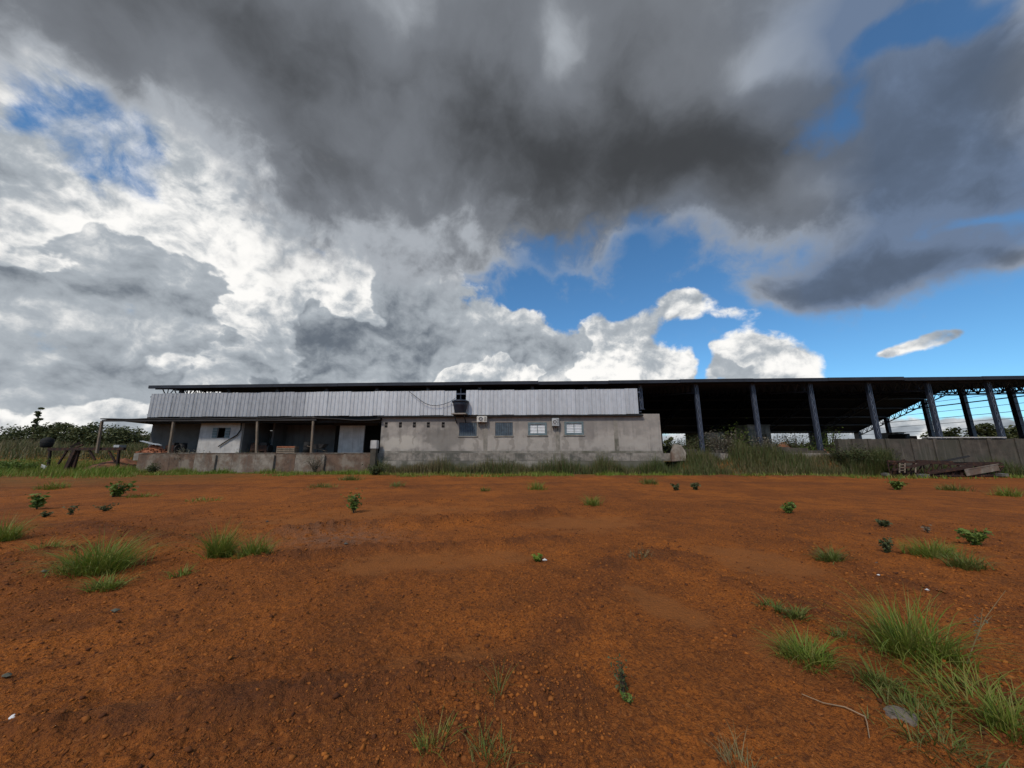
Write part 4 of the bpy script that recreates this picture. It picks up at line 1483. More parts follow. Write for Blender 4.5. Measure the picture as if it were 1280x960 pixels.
m_.f = [(0, 1, 2, 3, 4), (9, 8, 7, 6, 5)] + [(i, i + 5, (i + 1) % 5 + 5, (i + 1) % 5) for i in range(5)]
part('cab', m_, 'darkmetal', t)
part('windscreen', MB().box(a + L_ * .15, a + L_ * .36, 10.97, 10.995, zm + 0.05, z1 - 0.12), 'shutter', t)
part('bed', MB().box(a + L_ * .45, b, 11, 12.9, FLOOR + 0.7, zm + 0.1), 'rust', t)
for x in (a + L_ * .2, a + L_ * .75):
    w = MB().lathe([(0.2, -0.12), (0.42, -0.12), (0.45, 0), (0.42, 0.12), (0.2, 0.12)], n=16)
    w.v = [(x + p, 11.1 + r, FLOOR + 0.45 + q) for p, q, r in w.v]
    part('wheel', w, 'black', t)

# the heap of rusty steel in front of the boundary wall
gx, gy = G(1182, 596.5)
heap_y = gy


def HP(u, v, dy=0.0):
    """a point of the scrap heap's own plane"""
    r = ray(u, v)
    t_ = (heap_y + dy) / r.y
    return Vector((r.x * t_, heap_y + dy, EYE + r.z * t_))


t = thing('scrap_truss', 'long rusty lattice girder lying on the ground in front of the right concrete wall', 'girder', (gx, gy, 0))
base = Vector((gx, gy, 0))
ch, wb = MB(), MB()
cor = []
for dy, z in ((0, 0.10), (0, 0.80), (0.8, 0.10), (0.8, 0.80)):
    p, q = HP(1112, 590, dy), HP(1256, 590, dy)
    p.z = z + (0.25 if z > 0.5 else 0.0) * 1.0
    q.z = z - (0.1 if z > 0.5 else 0)
    p.y, q.y = heap_y + dy, heap_y + dy
    ch.beam(p - base, q - base, 0.11)
    cor.append((p, q))
n = 13
for i in range(n):
    for (A_, B_) in ((0, 1), (2, 3), (1, 3), (0, 2)):
        p = cor[A_][0].lerp(cor[A_][1], i / n)
        q = cor[B_][0].lerp(cor[B_][1], (i + 1) / n)
        wb.beam(p - base, q - base, 0.05)
        p = cor[B_][0].lerp(cor[B_][1], i / n)
        wb.beam(cor[A_][0].lerp(cor[A_][1], i / n) - base, p - base, 0.05)
ch.build('chord', M['rust'], t)
wb.build('lacing', M['rust'], t)


def scrap_bar(u0, v0, u1, v1, dy, w, label, mat='rust', name='steel_bar', cat='steel bar', h=None):
    p, q = HP(u0, v0, dy), HP(u1, v1, dy + random.uniform(-0.15, 0.15))
    o = thing(name, label, cat, (p + q) / 2, 0, 'pieces of the rusty scrap heap')
    c = (p + q) / 2
    if h is None:
        MB().beam(p - c, q - c, w, w).build('flange', M[mat], o)
        MB().beam(p - c + Vector((0, w * 0.3, w * 0.62)), q - c + Vector((0, w * 0.3, w * 0.62)), w * 0.3, w * 1.1).build('web', M[mat], o)
    else:
        MB().beam(p - c, q - c, w, h).build('plate', M[mat], o)
        MB().beam(p - c + Vector((0, -0.02, h * 0.5)), q - c + Vector((0, -0.02, h * 0.5)), w * 1.5, 0.05).build('rim', M[mat], o)
    return o


scrap_bar(1212, 570.5, 1168, 579, 0.4, 0.07, 'long dark bar sticking up slantwise out of the rusty heap', 'darkmetal')
scrap_bar(1110, 582, 1132, 576, 0.3, 0.10, 'short rusty bar tilted over the left end of the girder')
scrap_bar(1116, 588, 1160, 579.5, -0.15, 0.09, 'rusty bar leaning across the left front of the girder')
scrap_bar(1146, 577, 1192, 578.5, 0.5, 0.10, 'rusty bar lying along the top of the girder in the middle of the heap')
scrap_bar(1190, 580, 1252, 579.5, 0.7, 0.10, 'rusty bar lying along the top right of the girder')
scrap_bar(1160, 592, 1215, 584, -0.12, 0.12, 'thick rusty bar leaning on the middle front of the girder')
scrap_bar(1207, 591, 1248, 584, -0.2, 0.04, 'rust streaked pale sheet leaning on the right end of the heap', 'palerender', 'metal_sheet', 'metal sheet', 0.42)
scrap_bar(1114, 593, 1150, 592, 0.2, 0.05, 'dark rusty plate standing along the left front of the heap', 'rust', 'metal_plate', 'metal plate', 0.42)
scrap_bar(1165, 592, 1205, 592, 0.1, 0.05, 'dark brown plate standing along the middle of the heap', 'rust', 'metal_plate', 'metal plate', 0.50)
o = thing('ladder_frame', 'small pale ladder frame standing against the left part of the rusty heap', 'ladder', HP(1131, 590, -0.3), 0)
c = o.location.copy()
for u in (1124.5, 1131, 1144.5):
    MB().beam(HP(u, 591, -0.35) - c, HP(u + 0.3, 578.5, 0.0) - c, 0.06).build('rail', M['wood'], o)
for v in (581, 584.5, 588):
    MB().beam(HP(1124.5, v, -0.32) - c, HP(1131, v - 0.2, -0.32) - c, 0.05).build('rung', M['wood'], o)
for u0, u1, v0, v1, lab in ((1146.5, 1160, 593, 597.5, 'pale concrete block lying in front of the rusty heap'), (1104, 1109.5, 591.5, 594, 'small pale concrete block at the left end of the rusty heap'),
                            (1248, 1258, 592, 595, 'flat pale block at the right end of the rusty heap')):
    p = HP((u0 + u1) / 2, v1, -0.35)
    o = thing('concrete_block', lab, 'block', p, 0.08, 'concrete blocks by the rusty heap')
    w = (u1 - u0) * heap_y / FPX
    h = (v1 - v0) * heap_y / FPX
    MB().box(-w / 2, w / 2, -0.15, 0.15, -0.03, h).build('block', M['concrete'], o, bevel=0.015)
    MB().box(-w * 0.3, w * 0.3, -0.06, 0.06, h + 0.001, h + 0.006).build('mortar_patch', M['whitewash'], o)

M['darkrust'] = material('dark_rusty_steel', (0.034, 0.020, 0.016), (0.02, 0.014, 0.012), 5, 6, 0.9, c3=(0.07, 0.032, 0.02), s3=3)
# the rusty rack in the left yard
rx, ry = G(100, 590)


def RK(u, v, dy=0.0):
    r = ray(u, v)
    t_ = (ry + dy) / r.y
    return Vector((r.x * t_, ry + dy, EYE + r.z * t_))


rack = thing('steel_rack', 'dark rusty trestle of steel beams standing in the grass left of the porch', 'trestle', (RK(108, 590).x, ry, 0))
c = rack.location.copy()
for dy in (0.0, 1.2):
    MB().beam(RK(61, 561.5, dy) - c, RK(156, 561, dy) - c, 0.20, 0.24).build('beam', M['darkrust'], rack)
for u0, v0, u1, v1, w, dy in ((63, 562, 59, 590, 0.14, 0), (95, 562, 83, 588, 0.30, 0), (99, 562, 91, 589, 0.16, 0.1), (149, 562, 146, 586, 0.14, 0), (63, 562, 60, 588, 0.14, 1.2),
                              (96, 562, 92, 588, 0.14, 1.2), (149, 562, 147, 586, 0.14, 1.2)):
    MB().beam(RK(u0, v0, dy) - c, RK(u1, v1, dy) - c, w).build('leg', M['darkrust'], rack)
for u0, v0, u1, v1 in ((112, 563, 119, 575), (136, 564, 144, 577), (84, 563, 73, 580)):
    MB().beam(RK(u0, v0, 0.05) - c, RK(u1, v1, 0.05) - c, 0.12).build('brace', M['darkrust'], rack)
MB().beam(RK(88, 559, 0.3) - c, RK(100, 553, 0.6) - c, 0.14).beam(RK(93, 560, 0.5) - c, RK(104, 556, 0.2) - c, 0.12).build('loose_bar', M['darkrust'], rack)
MB().box(RK(137, 558).x - c.x, RK(144, 558).x - c.x, 0.3, 0.9, RK(140, 559).z - c.z, RK(140, 556).z - c.z).build('tray', M['greypaint'], rack)
p = RK(57.5, 559, 0.3)
o = thing('plastic_drum', 'round black plastic drum resting on the left end of the rusty trestle', 'drum', (p.x, p.y, p.z))
m_ = MB().lathe([(0.24, -0.04), (0.36, 0.05), (0.40, 0.35), (0.40, 0.60), (0.33, 0.76), (0.14, 0.82), (0.13, 0.88)], n=20)
m_.build('body', M['black'], o, True)
MB().tube([(0.41 * cos(k * pi / 10), 0.41 * sin(k * pi / 10), 0.42) for k in range(21)], 0.018, 5).build('hoop', M['darkmetal'], o)
p = RK(54, 583, -0.3)
o = thing('white_bag', 'crumpled white plastic scrap caught in the grass at the foot of the trestle', 'plastic scrap', (p.x, p.y, 0.35))
m_ = MB()
for k in range(9):
    m_.quad(*[(random.uniform(-.28, .28), random.uniform(-.1, .1), random.uniform(-.25, .35)) for _ in range(4)])
m_.build('crumple', M['white'], o)

# heap of clay bricks on the platform edge at the far left
s_, z_ = P(190, 565, -0.2)
bp = sthing('brick_pile', 'tumbled heap of orange clay bricks at the left end of the porch platform', 'brick heap', s_, -0.1, FLOOR)
bmesh_ = MB().box(-0.10, 0.10, -0.05, 0.05, -0.03, 0.03).mesh('brick', M['brick'], bevel=0.006)
for i in range(150):
    o = link('brick', bmesh_, bp)
    a = random.uniform(0, 2 * pi)
    q = random.random() ** 0.6
    hz = (1 - q) * 0.85
    o.location = (cos(a) * q * 1.5, sin(a) * q * 0.55, random.uniform(max(0, hz - 0.22), hz) + 0.04)
    o.rotation_euler = (random.uniform(-0.6, 0.6), random.uniform(-0.6, 0.6), random.uniform(0, 6.28))
m_ = MB().lathe([(1.35, 0.0), (0.9, 0.22), (0.4, 0.50), (0.05, 0.66)], n=14)
m_.v = [(x, y * 0.36, z) for x, y, z in m_.v]
m_.build('rubble_core', M['brick'], bp)
o = sthing('tarpaulin', 'pale crumpled sheet lying slantwise on top of the brick heap', 'sheet', s_ - 0.2, -0.3, FLOOR + 0.75)
m_ = MB()
nx, ny = 12, 5
for j in range(ny):
    for i in range(nx):
        m_.v.append((-0.75 + 1.6 * i / (nx - 1), -0.3 + 0.6 * j / (ny - 1), 0.33 - 0.035 * i + random.uniform(-0.04, 0.04)))
for j in range(ny - 1):
    for i in range(nx - 1):
        m_.f.append((j * nx + i, j * nx + i + 1, (j + 1) * nx + i + 1, (j + 1) * nx + i))
m_.build('sheet_fold', M['bluesheet'], o, True)

# things kept on the porch
def oil_drum(u, d, label, mat='darkmetal', h=0.9, r=0.30):
    s = P(u, 560, d)[0]
    t = sthing('oil_drum', label, 'drum', s, d, FLOOR, 'drums on the porch')
    part('body', MB().lathe([(r, FLOOR), (r, FLOOR + h * .33), (r * 1.04, FLOOR + h * .35), (r, FLOOR + h * .37), (r, FLOOR + h * .64), (r * 1.04, FLOOR + h * .66), (r, FLOOR + h * .68), (r, FLOOR + h)], (s, d, 0), 18), mat, t, True)
    part('lid', MB().lathe([(r * 1.02, FLOOR + h), (r * 1.02, FLOOR + h + 0.03)], (s, d, 0), 18), mat, t)
    return t


oil_drum(228, 1.0, 'dark oil drum in the shade just left of the white room')
oil_drum(318, 1.2, 'dark oil drum in the shade beside the grey recessed wall', 'rust')
oil_drum(384, 0.2, 'dark oil drum beside the right porch post', 'black', 0.95)


def engine(u, d, label):
    s = P(u, 560, d)[0]
    t = sthing('old_engine', label, 'engine', s, d, FLOOR, 'old machine parts on the porch')
    part('block', MB().box(s - 0.42, s + 0.42, d - 0.3, d + 0.3, FLOOR + 0.18, FLOOR + 0.72), 'rust', t, bevel=0.03)
    part('head', MB().box(s - 0.34, s + 0.30, d - 0.22, d + 0.22, FLOOR + 0.722, FLOOR + 0.95), 'darkmetal', t, bevel=0.02)
    w = MB().lathe([(0.05, -0.05), (0.34, -0.05), (0.36, 0), (0.34, 0.05), (0.05, 0.05)], n=18)
    w.v = [(s + 0.50 + c_, d + a_, FLOOR + 0.42 + b_) for a_, b_, c_ in w.v]
    part('flywheel', w, 'darkmetal', t)
    part('foot', MB().box(s - 0.45, s - 0.2, d - 0.3, d + 0.3, FLOOR, FLOOR + 0.178), 'rust', t)
    part('foot', MB().box(s + 0.2, s + 0.45, d - 0.3, d + 0.3, FLOOR, FLOOR + 0.178), 'rust', t)


engine(216, 0.6, 'reddish old engine block beside the left porch post')
engine(331, 1.5, 'old engine block on the porch in front of the pale door')
s = P(360, 560, 0.3)[0]
t = sthing('wooden_crate', 'low brown slatted crate on the porch edge between the pale door and the right post', 'crate', s, 0.3, FLOOR)
w2, hh = P(371, 560, .3)[0] - s, 0.62
for k in range(4):
    z0 = FLOOR + hh * k / 4
    for y in (0.0, 0.62):
        part('slat', MB().box(s - w2, s + w2, y - 0.015, y + 0.015, z0 + 0.02, z0 + hh / 4 - 0.02), 'brick' if k == 3 else 'wood', t)
    for x in (s - w2, s + w2):
        part('slat', MB().box(x - 0.015, x + 0.015, 0.02, 0.60, z0 + 0.02, z0 + hh / 4 - 0.02), 'wood', t)
for x in (s - w2, s + w2):
    part('corner_post', MB().box(x - 0.03, x + 0.03, 0.017, 0.07, FLOOR, FLOOR + hh), 'wood', t)
# dark motorbike-like clutter is left as a barrow beside the right post
s = P(400, 560, 0.0)[0]
t = sthing('wheelbarrow', 'dark wheelbarrow parked on the porch right of the right post', 'wheelbarrow', s, 0.0, FLOOR)
m_ = MB()
m_.v = [(s - .45, -.28, FLOOR + .45), (s + .25, -.28, FLOOR + .40), (s + .25, .28, FLOOR + .40), (s - .45, .28, FLOOR + .45), (s - .62, -.36, FLOOR + .78), (s + .55, -.36, FLOOR + .78), (s + .55, .36, FLOOR + .78), (s - .62, .36, FLOOR + .78)]
m_.f = [(3, 2, 1, 0), (0, 1, 5, 4), (1, 2, 6, 5), (2, 3, 7, 6), (3, 0, 4, 7)]
part('tray', m_, 'darkmetal', t)
w = MB().lathe([(0.06, -0.05), (0.17, -0.05), (0.2, 0), (0.17, 0.05), (0.06, 0.05)], n=16)
w.v = [(s + 0.48 + a_, c_, FLOOR + 0.2 + b_) for a_, b_, c_ in w.v]
part('wheel', w, 'black', t)
for y in (-.24, .24):
    part('handle', MB().tube([(s + 0.48, y * 0.3, FLOOR + 0.2), (s - .3, y, FLOOR + 0.42), (s - 1.0, y * 1.2, FLOOR + 0.62)], 0.025, 6), 'wood', t)
    part('leg', MB().beam((s - .35, y, FLOOR + .43), (s - .4, y, FLOOR), 0.04), 'darkmetal', t)

# heaps of earth among the weeds
def soil_pile(u, v, wpx, hpx, label):
    x, y = G(u, v)
    k = y / FPX
    w, h = wpx * k / 2, hpx * k
    n = 40
    th = np.linspace(0, 2 * pi, n, endpoint=False)
    rr = np.linspace(0, 1, 14)
    T, R = np.meshgrid(th, rr)
    X, Y = np.cos(T) * R * w, np.sin(T) * R * w * 0.55
    Z = h * (1 - R ** 1.4) * (1 + 0.25 * fbm(X + u, Y, 1.4, 3, 5)) + 0.10 * h * fbm(X + u, Y, 5, 3, 6) - 0.05
    vv = np.stack([X.ravel(), Y.ravel(), Z.ravel()], -1)
    i, j = np.meshgrid(np.arange(13), np.arange(n), indexing='ij')
    j2 = (j + 1) % n
    f = np.stack([i * n + j, (i + 1) * n + j, (i + 1) * n + j2, i * n + j2], -1).reshape(-1, 4)
    o = link('soil_pile', np_mesh('soil_pile', vv, f, M['soil'], True, {}))
    o.location = (x, y, gz(x, y))
    return tag(o, label, 'earth heap', 'heaps of red earth among the weeds')


M['soil'] = material('heaped_red_soil', (0.24, 0.10, 0.05), (0.14, 0.065, 0.038), 2.5, 7, 0.95, bump=0.03, bscale=8)
soil_pile(985, 590, 46, 26, 'red earth heap under the weeds between the third and fourth navy columns')
soil_pile(1032, 592, 36, 16, 'low red earth heap beside the left end of the concrete wall')
soil_pile(150, 588, 90, 14, 'low brown earth heap in the grass right of the rusty trestle')

# ----------------------------------------------------------------------------
# vegetation
# ----------------------------------------------------------------------------
def strip(n, u0, u1, d0, d1, h, w, mat, name, label, lean=0.45, patch=0.0, taper=None):
    sa, sb = P(u0, 580, (d0 + d1) / 2)[0], P(u1, 580, (d0 + d1) / 2)[0]
    s, d = rng.uniform(sa, sb, n), rng.uniform(d0, d1, n)
    x, y = site_xy(s, d)
    k = fbm(x, y, 0.55, 3, 200)
    if patch:
        kp = k > patch - 0.5 + rng.uniform(-0.15, 0.15, n)
        x, y, k = x[kp], y[kp], k[kp]
    hh = rng.uniform(*h, len(x)) * np.clip(1 + 1.1 * k, 0.3, 2)
    ww = rng.uniform(*w, len(x))
    tint = np.clip(rng.uniform(0, 1, len(x)) ** 2 + 0.5 * fbm(x, y, 0.25, 2, 300), 0, 1)
    return grass_stuff(name, label, x, y, hh, ww, mat, tint, lean)


strip(7500, 476, 832, -1.9, -0.65, (0.30, 1.0), (0.03, 0.055), 'weed', 'tall_grass', 'rank dark green grass along the foot of the plastered building', 0.35)
strip(2600, 150, 476, -2.0, -1.1, (0.15, 0.45), (0.03, 0.05), 'grass', 'verge_grass', 'short green grass along the foot of the patched retaining wall', 0.5)
strip(1700, 680, 850, -1.6, -0.75, (0.7, 1.5), (0.03, 0.05), 'weed', 'tall_weeds', 'tall dark weeds against the right end of the plastered building', 0.25)
strip(12000, 826, 1068, -2.8, 0.3, (0.35, 1.05), (0.03, 0.055), 'weed', 'weed_bank', 'dense dull green weeds on the bank in front of the open shed', 0.35)
strip(3800, 1060, 1112, -2.6, -1.7, (0.7, 1.9), (0.03, 0.055), 'weed', 'weed_thicket', 'dark weeds in front of the left end of the concrete wall', 0.35)
strip(4500, 1108, 1420, -2.6, -1.6, (0.25, 1.1), (0.03, 0.05), 'weed', 'wall_weeds', 'thin weeds along the foot of the concrete wall', 0.4)
strip(26000, -40, 1300, -5.6, -1.3, (0.06, 0.30), (0.03, 0.055), 'grass', 'low_grass', 'patchy low grass on the edge of the red earth before the buildings', 0.7, 0.50)
# field on the left
n = 17000
u = rng.uniform(-200, 185, n)
yy = rng.uniform(21.5, 40, n)
x = (u - 640) / FPX * yy
k = fbm(x, yy, 0.3, 3, 400)
kp = (yy > 24.5 + 2.5 * k + rng.uniform(-1.2, 1.2, n))
x, yy, k = x[kp], yy[kp], k[kp]
grass_stuff('field_grass', 'bright green grass of the field on the left', x, yy, rng.uniform(0.25, 0.8, len(x)) * np.clip(1 + k, 0.4, 2), rng.uniform(0.03, 0.06, len(x)), 'grass',
            np.clip(rng.uniform(0, 1, len(x)) ** 1.6 + 0.4 * fbm(x, yy, 0.2, 2, 401), 0, 1), 0.4)
# scrub on the bank behind it
n = 26000
x, yy = rng.uniform(-110, -34, n), rng.uniform(40, 60, n)
kp = np.abs(x / yy) < 1.75
x, yy = x[kp], yy[kp]
k = fbm(x, yy, 0.16, 3, 500)
grass_stuff('scrub', 'brownish green scrub covering the bank behind the left yard', x, yy, rng.uniform(0.4, 1.3, len(x)) * np.clip(1 + 0.9 * k, 0.4, 2), rng.uniform(0.06, 0.13, len(x)), 'weed',
            np.clip(rng.uniform(0, 1, len(x)) * 0.9 + 0.5 * k, 0, 1), 0.55)
# distant woods
def wood(name, label, x0, x1, y0, y1, n, hh, ls):
    x, y = rng.uniform(x0, x1, n), rng.uniform(y0, y1, n)
    z = ground_parts(x, y)[0]
    k = fbm(x, y, 0.12, 3, 600)
    z = z + rng.uniform(0, 1, n) ** 0.7 * hh * np.clip(0.8 + 0.8 * k, 0.3, 1.6)
    v, f = leaf_cards(np.stack([x, y, z], -1), ls * rng.uniform(0.6, 1.3, n), 1.4)
    o = link(name, np_mesh(name, v, f, M['treeleaf'], False, {'tint': np.repeat(np.clip(rng.uniform(0, 1, n) * 0.8 + 0.5 * k, 0, 1), 4)}))
    o['kind'] = 'stuff'
    o['label'] = label
    return o


wood('far_wood', 'dark green wood along the horizon on the left', -190, -48, 60, 74, 9000, 2.2, 0.6)
wood('far_wood', 'dark green wood along the horizon behind the shed', 20, 220, 92, 112, 7000, 3.5, 0.9)

TREES_L = [(8, 534, 58, 5.0, 6.5, 'broad dark tree at the left edge of the photograph on the scrub bank'), (38, 530, 57, 5.2, 5.5, 'rounded dark tree left of the tall spindly tree on the bank'),
           (66, 528, 56, 4.6, 5.0, 'bushy tree just right of the tall spindly tree on the bank'), (91, 527, 56, 5.2, 4.6, 'second bushy tree right of the tall spindly tree on the bank'),
           (110, 529, 55, 4.8, 4.4, 'dark tree on the bank next to the left edge of the porch roof'), (140, 533, 56, 4.0, 6.0, 'low tree seen under the left end of the porch roof'),
           (168, 535, 57, 4.0, 6.0, 'low tree seen under the porch roof beside the brick heap')]
for i, (u, v, y, h, w, lab) in enumerate(TREES_L):
    r = ray(u, v)
    x = r.x / r.y * y
    zt = EYE + r.z / r.y * y + 0.15
    zt -= 0.5
    h = h * 0.75
    w = w * 1.3
    tree(x, y, zt - h, h, w, lab, 0.08, 2000, 0.24, 'tree', 'treeleaf', 'trees on the bank behind the left yard', 18)
r = ray(51, 509)
tree(r.x / r.y * 55, 55, EYE + r.z / r.y * 55 - 5.6, 5.6, 1.3, 'tall thin spindly tree rising above the others on the bank', 0.35, 420, 0.26, 'tree', 'treeleaf', 'trees on the bank behind the left yard', 12)
TREES_R = [(1168, 541, 62, 4.2, 6.5, 'low dark bush beyond the shed just right of the fifth navy column'), (1192, 538, 60, 4.8, 6.0, 'dark round bush beyond the shed between the last navy columns'),
           (1226, 528, 56, 5.6, 5.4, 'tallest dark tree beyond the concrete wall near the last navy column'), (1248, 533, 55, 5.2, 5.0, 'palm like bushy tree right of the tallest tree beyond the concrete wall'),
           (1276, 534, 54, 5.4, 5.6, 'dark tree at the right edge of the photograph beyond the concrete wall')]
for i, (u, v, y, h, w, lab) in enumerate(TREES_R):
    y += 6
    r = ray(u, v)
    zt = EYE + r.z / r.y * y
    tree(r.x / r.y * y, y, zt - h, h, w, lab, 0.10, 1500, 0.36, 'tree', 'treeleaf', 'trees beyond the concrete wall', 14)
for u, v, lab in ((836, 548, 'small dark tree seen through the gap right of the plastered building'), (978, 553, 'small tree seen far off through the bright opening of the shed')):
    y = 82
    r = ray(u, v)
    tree(r.x / r.y * y, y, EYE + r.z / r.y * y - 4.5, 4.8, 3.0, lab, 0.1, 700, 0.4, 'tree', 'treeleaf', 'trees beyond the far side of the shed', 10)

# shrubs by the walls
WG = 'bushes growing along the walls'
shrub(232, 590, 46, 30, 'loose twiggy bush with pale seed heads at the red left part of the retaining wall', 'leafgrey', 14, 700, 0.10, 'bush', 'bush', group=WG)
shrub(304, 590, 34, 26, 'dark leafy bush against the retaining wall below the white room', 'leafdull', 12, 700, 0.11, 'bush', 'bush', group=WG)
shrub(282, 588, 18, 12, 'small pale bush left of the dark bush below the white room', 'leafgrey', 9, 240, 0.08, 'bush', 'bush', group=WG)
shrub(393, 592, 26, 24, 'dry brown bush at the foot of the wall below the right porch post', 'leafgrey', 13, 320, 0.07, 'bush', 'bush', group=WG)
shrub(470, 594, 34, 14, 'low dark green bush at the foot of the whitened concrete post', 'leafdull', 12, 480, 0.10, 'bush', 'bush', group=WG)
shrub(1068, 594, 50, 34, 'broad dark bush at the left end of the concrete wall', 'leafdull', 16, 1100, 0.11, 'bush', 'bush', group=WG)
shrub(1098, 594, 40, 24, 'dark bush between the broad bush and the rusty heap', 'leafdull', 14, 800, 0.10, 'bush', 'bush', group=WG)
shrub(1012, 592, 18, 20, 'bright green leafy weed standing before the red earth heaps', 'leaf', 8, 300, 0.10, 'bush', 'bush', group=WG)
shrub(880, 590, 50, 34, 'tangled green bush on the bank below the first navy column', 'leafdull', 16, 900, 0.10, 'bush', 'bush', group=WG)
shrub(940, 590, 44, 28, 'dull green bush on the bank below the second navy column', 'leafdull', 14, 800, 0.10, 'bush', 'bush', group=WG)
for u_, v_, w_, h_, m_k, lab in ((858, 591, 46, 34, 'leafdull', 'low bush in the weeds below the leaning pale slab'), (905, 592, 52, 36, 'leafgrey', 'pale seedy bush in the weeds between the first and second navy columns'),
                             (925, 590, 48, 46, 'leaf', 'tall fresh green bush in the weeds just left of the second navy column'), (962, 592, 50, 34, 'leafgrey', 'brownish bush in the weeds just right of the second navy column'),
                             (1000, 590, 48, 42, 'leafdull', 'dark bush in the weeds behind the bright green leafy weed'), (1040, 590, 56, 46, 'leaf', 'fresh green bush in the weeds left of the broad dark bush'),
                             (780, 590, 44, 28, 'leafdull', 'dark bush against the plinth near the right end of the plastered building'), (815, 590, 36, 34, 'leaf', 'tall leafy bush at the right corner of the plastered building')):
    shrub(u_, v_, w_, h_, lab, m_k, 14, 620, 0.11, 'bush', 'bush', group=WG)
shrub(20, 592, 60, 18, 'low green bush in the field at the left edge of the photograph', 'leaf', 14, 700, 0.12, 'bush', 'bush', group=WG)
shrub(190, 592, 18, 14, 'small dark bush at the left end of the retaining wall', 'leafdull', 9, 260, 0.09, 'bush', 'bush', group=WG)

# small plants on the open ground
shrub(45, 638, 14, 18, 'small dark round leaved shrub near the left edge, upright on bare earth', 'leaf', 6, 130, 0.11)
shrub(141, 622, 30, 19, 'dark broad leaved plant leaning to the right at the edge of the left field', 'leaf', 7, 150, 0.13, tilt=0.55)
shrub(56, 648, 20, 8, 'low sparse weed just right of the small round leaved shrub', 'leafdull', 7, 90, 0.05)
shrub(131, 640, 24, 9, 'low straggling weed below the leaning broad leaved plant', 'leafdull', 8, 110, 0.05)
shrub(88, 645, 12, 12, 'tiny thin weed between the two low straggling weeds on the left', 'leafdull', 5, 60, 0.05)
shrub(442, 641, 14, 26, 'slender upright shrub alone on the red earth left of the middle', 'leaf', 7, 170, 0.075)
shrub(845, 613, 13, 9, 'small dark leafy weed, left one of two below the gap by the plastered building', 'leafdull', 7, 130, 0.09)
shrub(870, 613, 14, 9, 'small dark leafy weed, right one of two below the gap by the plastered building', 'leafdull', 7, 130, 0.09)
shrub(987, 642, 17, 14, 'small dark shrub standing alone on the red earth right of the middle', 'leaf', 8, 190, 0.07)
shrub(1105, 660, 17, 9, 'low dark shrub lying alone on the red earth at the right', 'leafdull', 8, 170, 0.055)
shrub(1122, 612, 18, 13, 'fresh green rounded shrub in front of the rusty heap', 'leaf', 10, 320, 0.10)
shrub(1220, 683, 32, 19, 'dark broad leaved shrub behind the grass strip at the right', 'leaf', 10, 260, 0.06)
shrub(1110, 692, 14, 18, 'thin dark shrub left of the long grass strip at the right', 'leafdull', 6, 110, 0.045)
shrub(1160, 667, 8, 10, 'tiny reddish weed behind the long grass strip', 'leafgrey', 4, 30, 0.04)
shrub(780, 872, 20, 40, 'thin wilted dark weed on the bare earth in the middle foreground', 'leafdull', 4, 60, 0.022, tilt=-0.1)
shrub(785, 880, 22, 12, 'tiny green seedling at the foot of the wilted weed', 'leaf', 5, 40, 0.020)
shrub(672, 702, 22, 9, 'low lime green weed beside a scrap of white paper', 'leaflime', 9, 150, 0.045)

tuft(124, 712, 105, 42, 'largest bright green tussock at the left, spreading wide', 1700, 'grass', 0.95, spread=2.2, flat=0.7)
tuft(134, 734, 46, 20, 'small low tussock right in front of the largest left tussock', 420, 'grass', 1.1)
tuft(274, 696, 36, 40, 'upright dense tussock left half of the pair left of the middle', 900, 'grass', 0.6, flat=0.7)
tuft(318, 696, 60, 25, 'broad low tussock right half of the pair left of the middle', 800, 'grass', 0.9, spread=1.6, flat=0.7)
tuft(228, 718, 34, 16, 'thin pale tussock between the largest left tussock and the pair', 150, 'grass', 1.0, dead=0.5)
tuft(4, 676, 40, 32, 'tussock cut by the left edge of the photograph', 700, 'grass', 0.8)
tuft(60, 690, 60, 16, 'thin sprawling tussock behind the largest left tussock', 260, 'grass', 1.1, spread=2, dead=0.5)
tuft(66, 612, 44, 10, 'low green tussock near the trestle at the left', 420, 'grass', 0.9, spread=2)
tuft(175, 622, 46, 8, 'flat thin tussock right of the leaning plant', 240, 'grass', 1.0, spread=2, dead=0.4)
tuft(255, 626, 60, 6, 'flat faint tussock before the red part of the retaining wall', 240, 'grass', 1.0, spread=3, dead=0.5)
tuft(405, 611, 50, 8, 'low dark tussock before the right porch post', 380, 'grassdark', 0.9, spread=2)
tuft(440, 600, 40, 9, 'low green tussock before the right end of the retaining wall', 420, 'grassdark', 0.8, spread=2)
tuft(496, 611, 26, 8, 'small tussock before the left end of the plastered building', 240, 'grassdark', 0.8)
tuft(608, 613, 26, 7, 'tiny flat tussock below the first shuttered window', 160, 'grassdark', 0.9)
tuft(672, 612, 34, 12, 'small bright tussock below the left louvred window', 380, 'grass', 0.7)
tuft(740, 632, 32, 15, 'round low tussock on the earth below the right louvred window', 420, 'grass', 0.85)
tuft(810, 606, 40, 9, 'low tussock below the right end of the plastered building', 380, 'grassdark', 0.8, spread=2)
tuft(1040, 702, 48, 18, 'flat dark green tussock alone right of the middle', 520, 'grassdark', 1.05, spread=1.5, flat=0.6)
tuft(1165, 697, 84, 24, 'left and taller part of the long grass strip at the right', 950, 'grass', 0.7, spread=2.2, flat=0.5)
tuft(1210, 712, 66, 22, 'right and lower part of the long grass strip at the right', 650, 'grassdark', 0.8, spread=2.2, flat=0.5)
tuft(1195, 613, 50, 11, 'low tussock in front of the middle of the rusty heap', 380, 'grassdark', 0.9, spread=2)
tuft(1262, 620, 50, 14, 'green tussock near the right edge below the rusty heap', 480, 'grass', 0.8, spread=2)
tuft(965, 764, 34, 14, 'small tussock topmost in the right foreground group', 260, 'grassdark', 1.0)
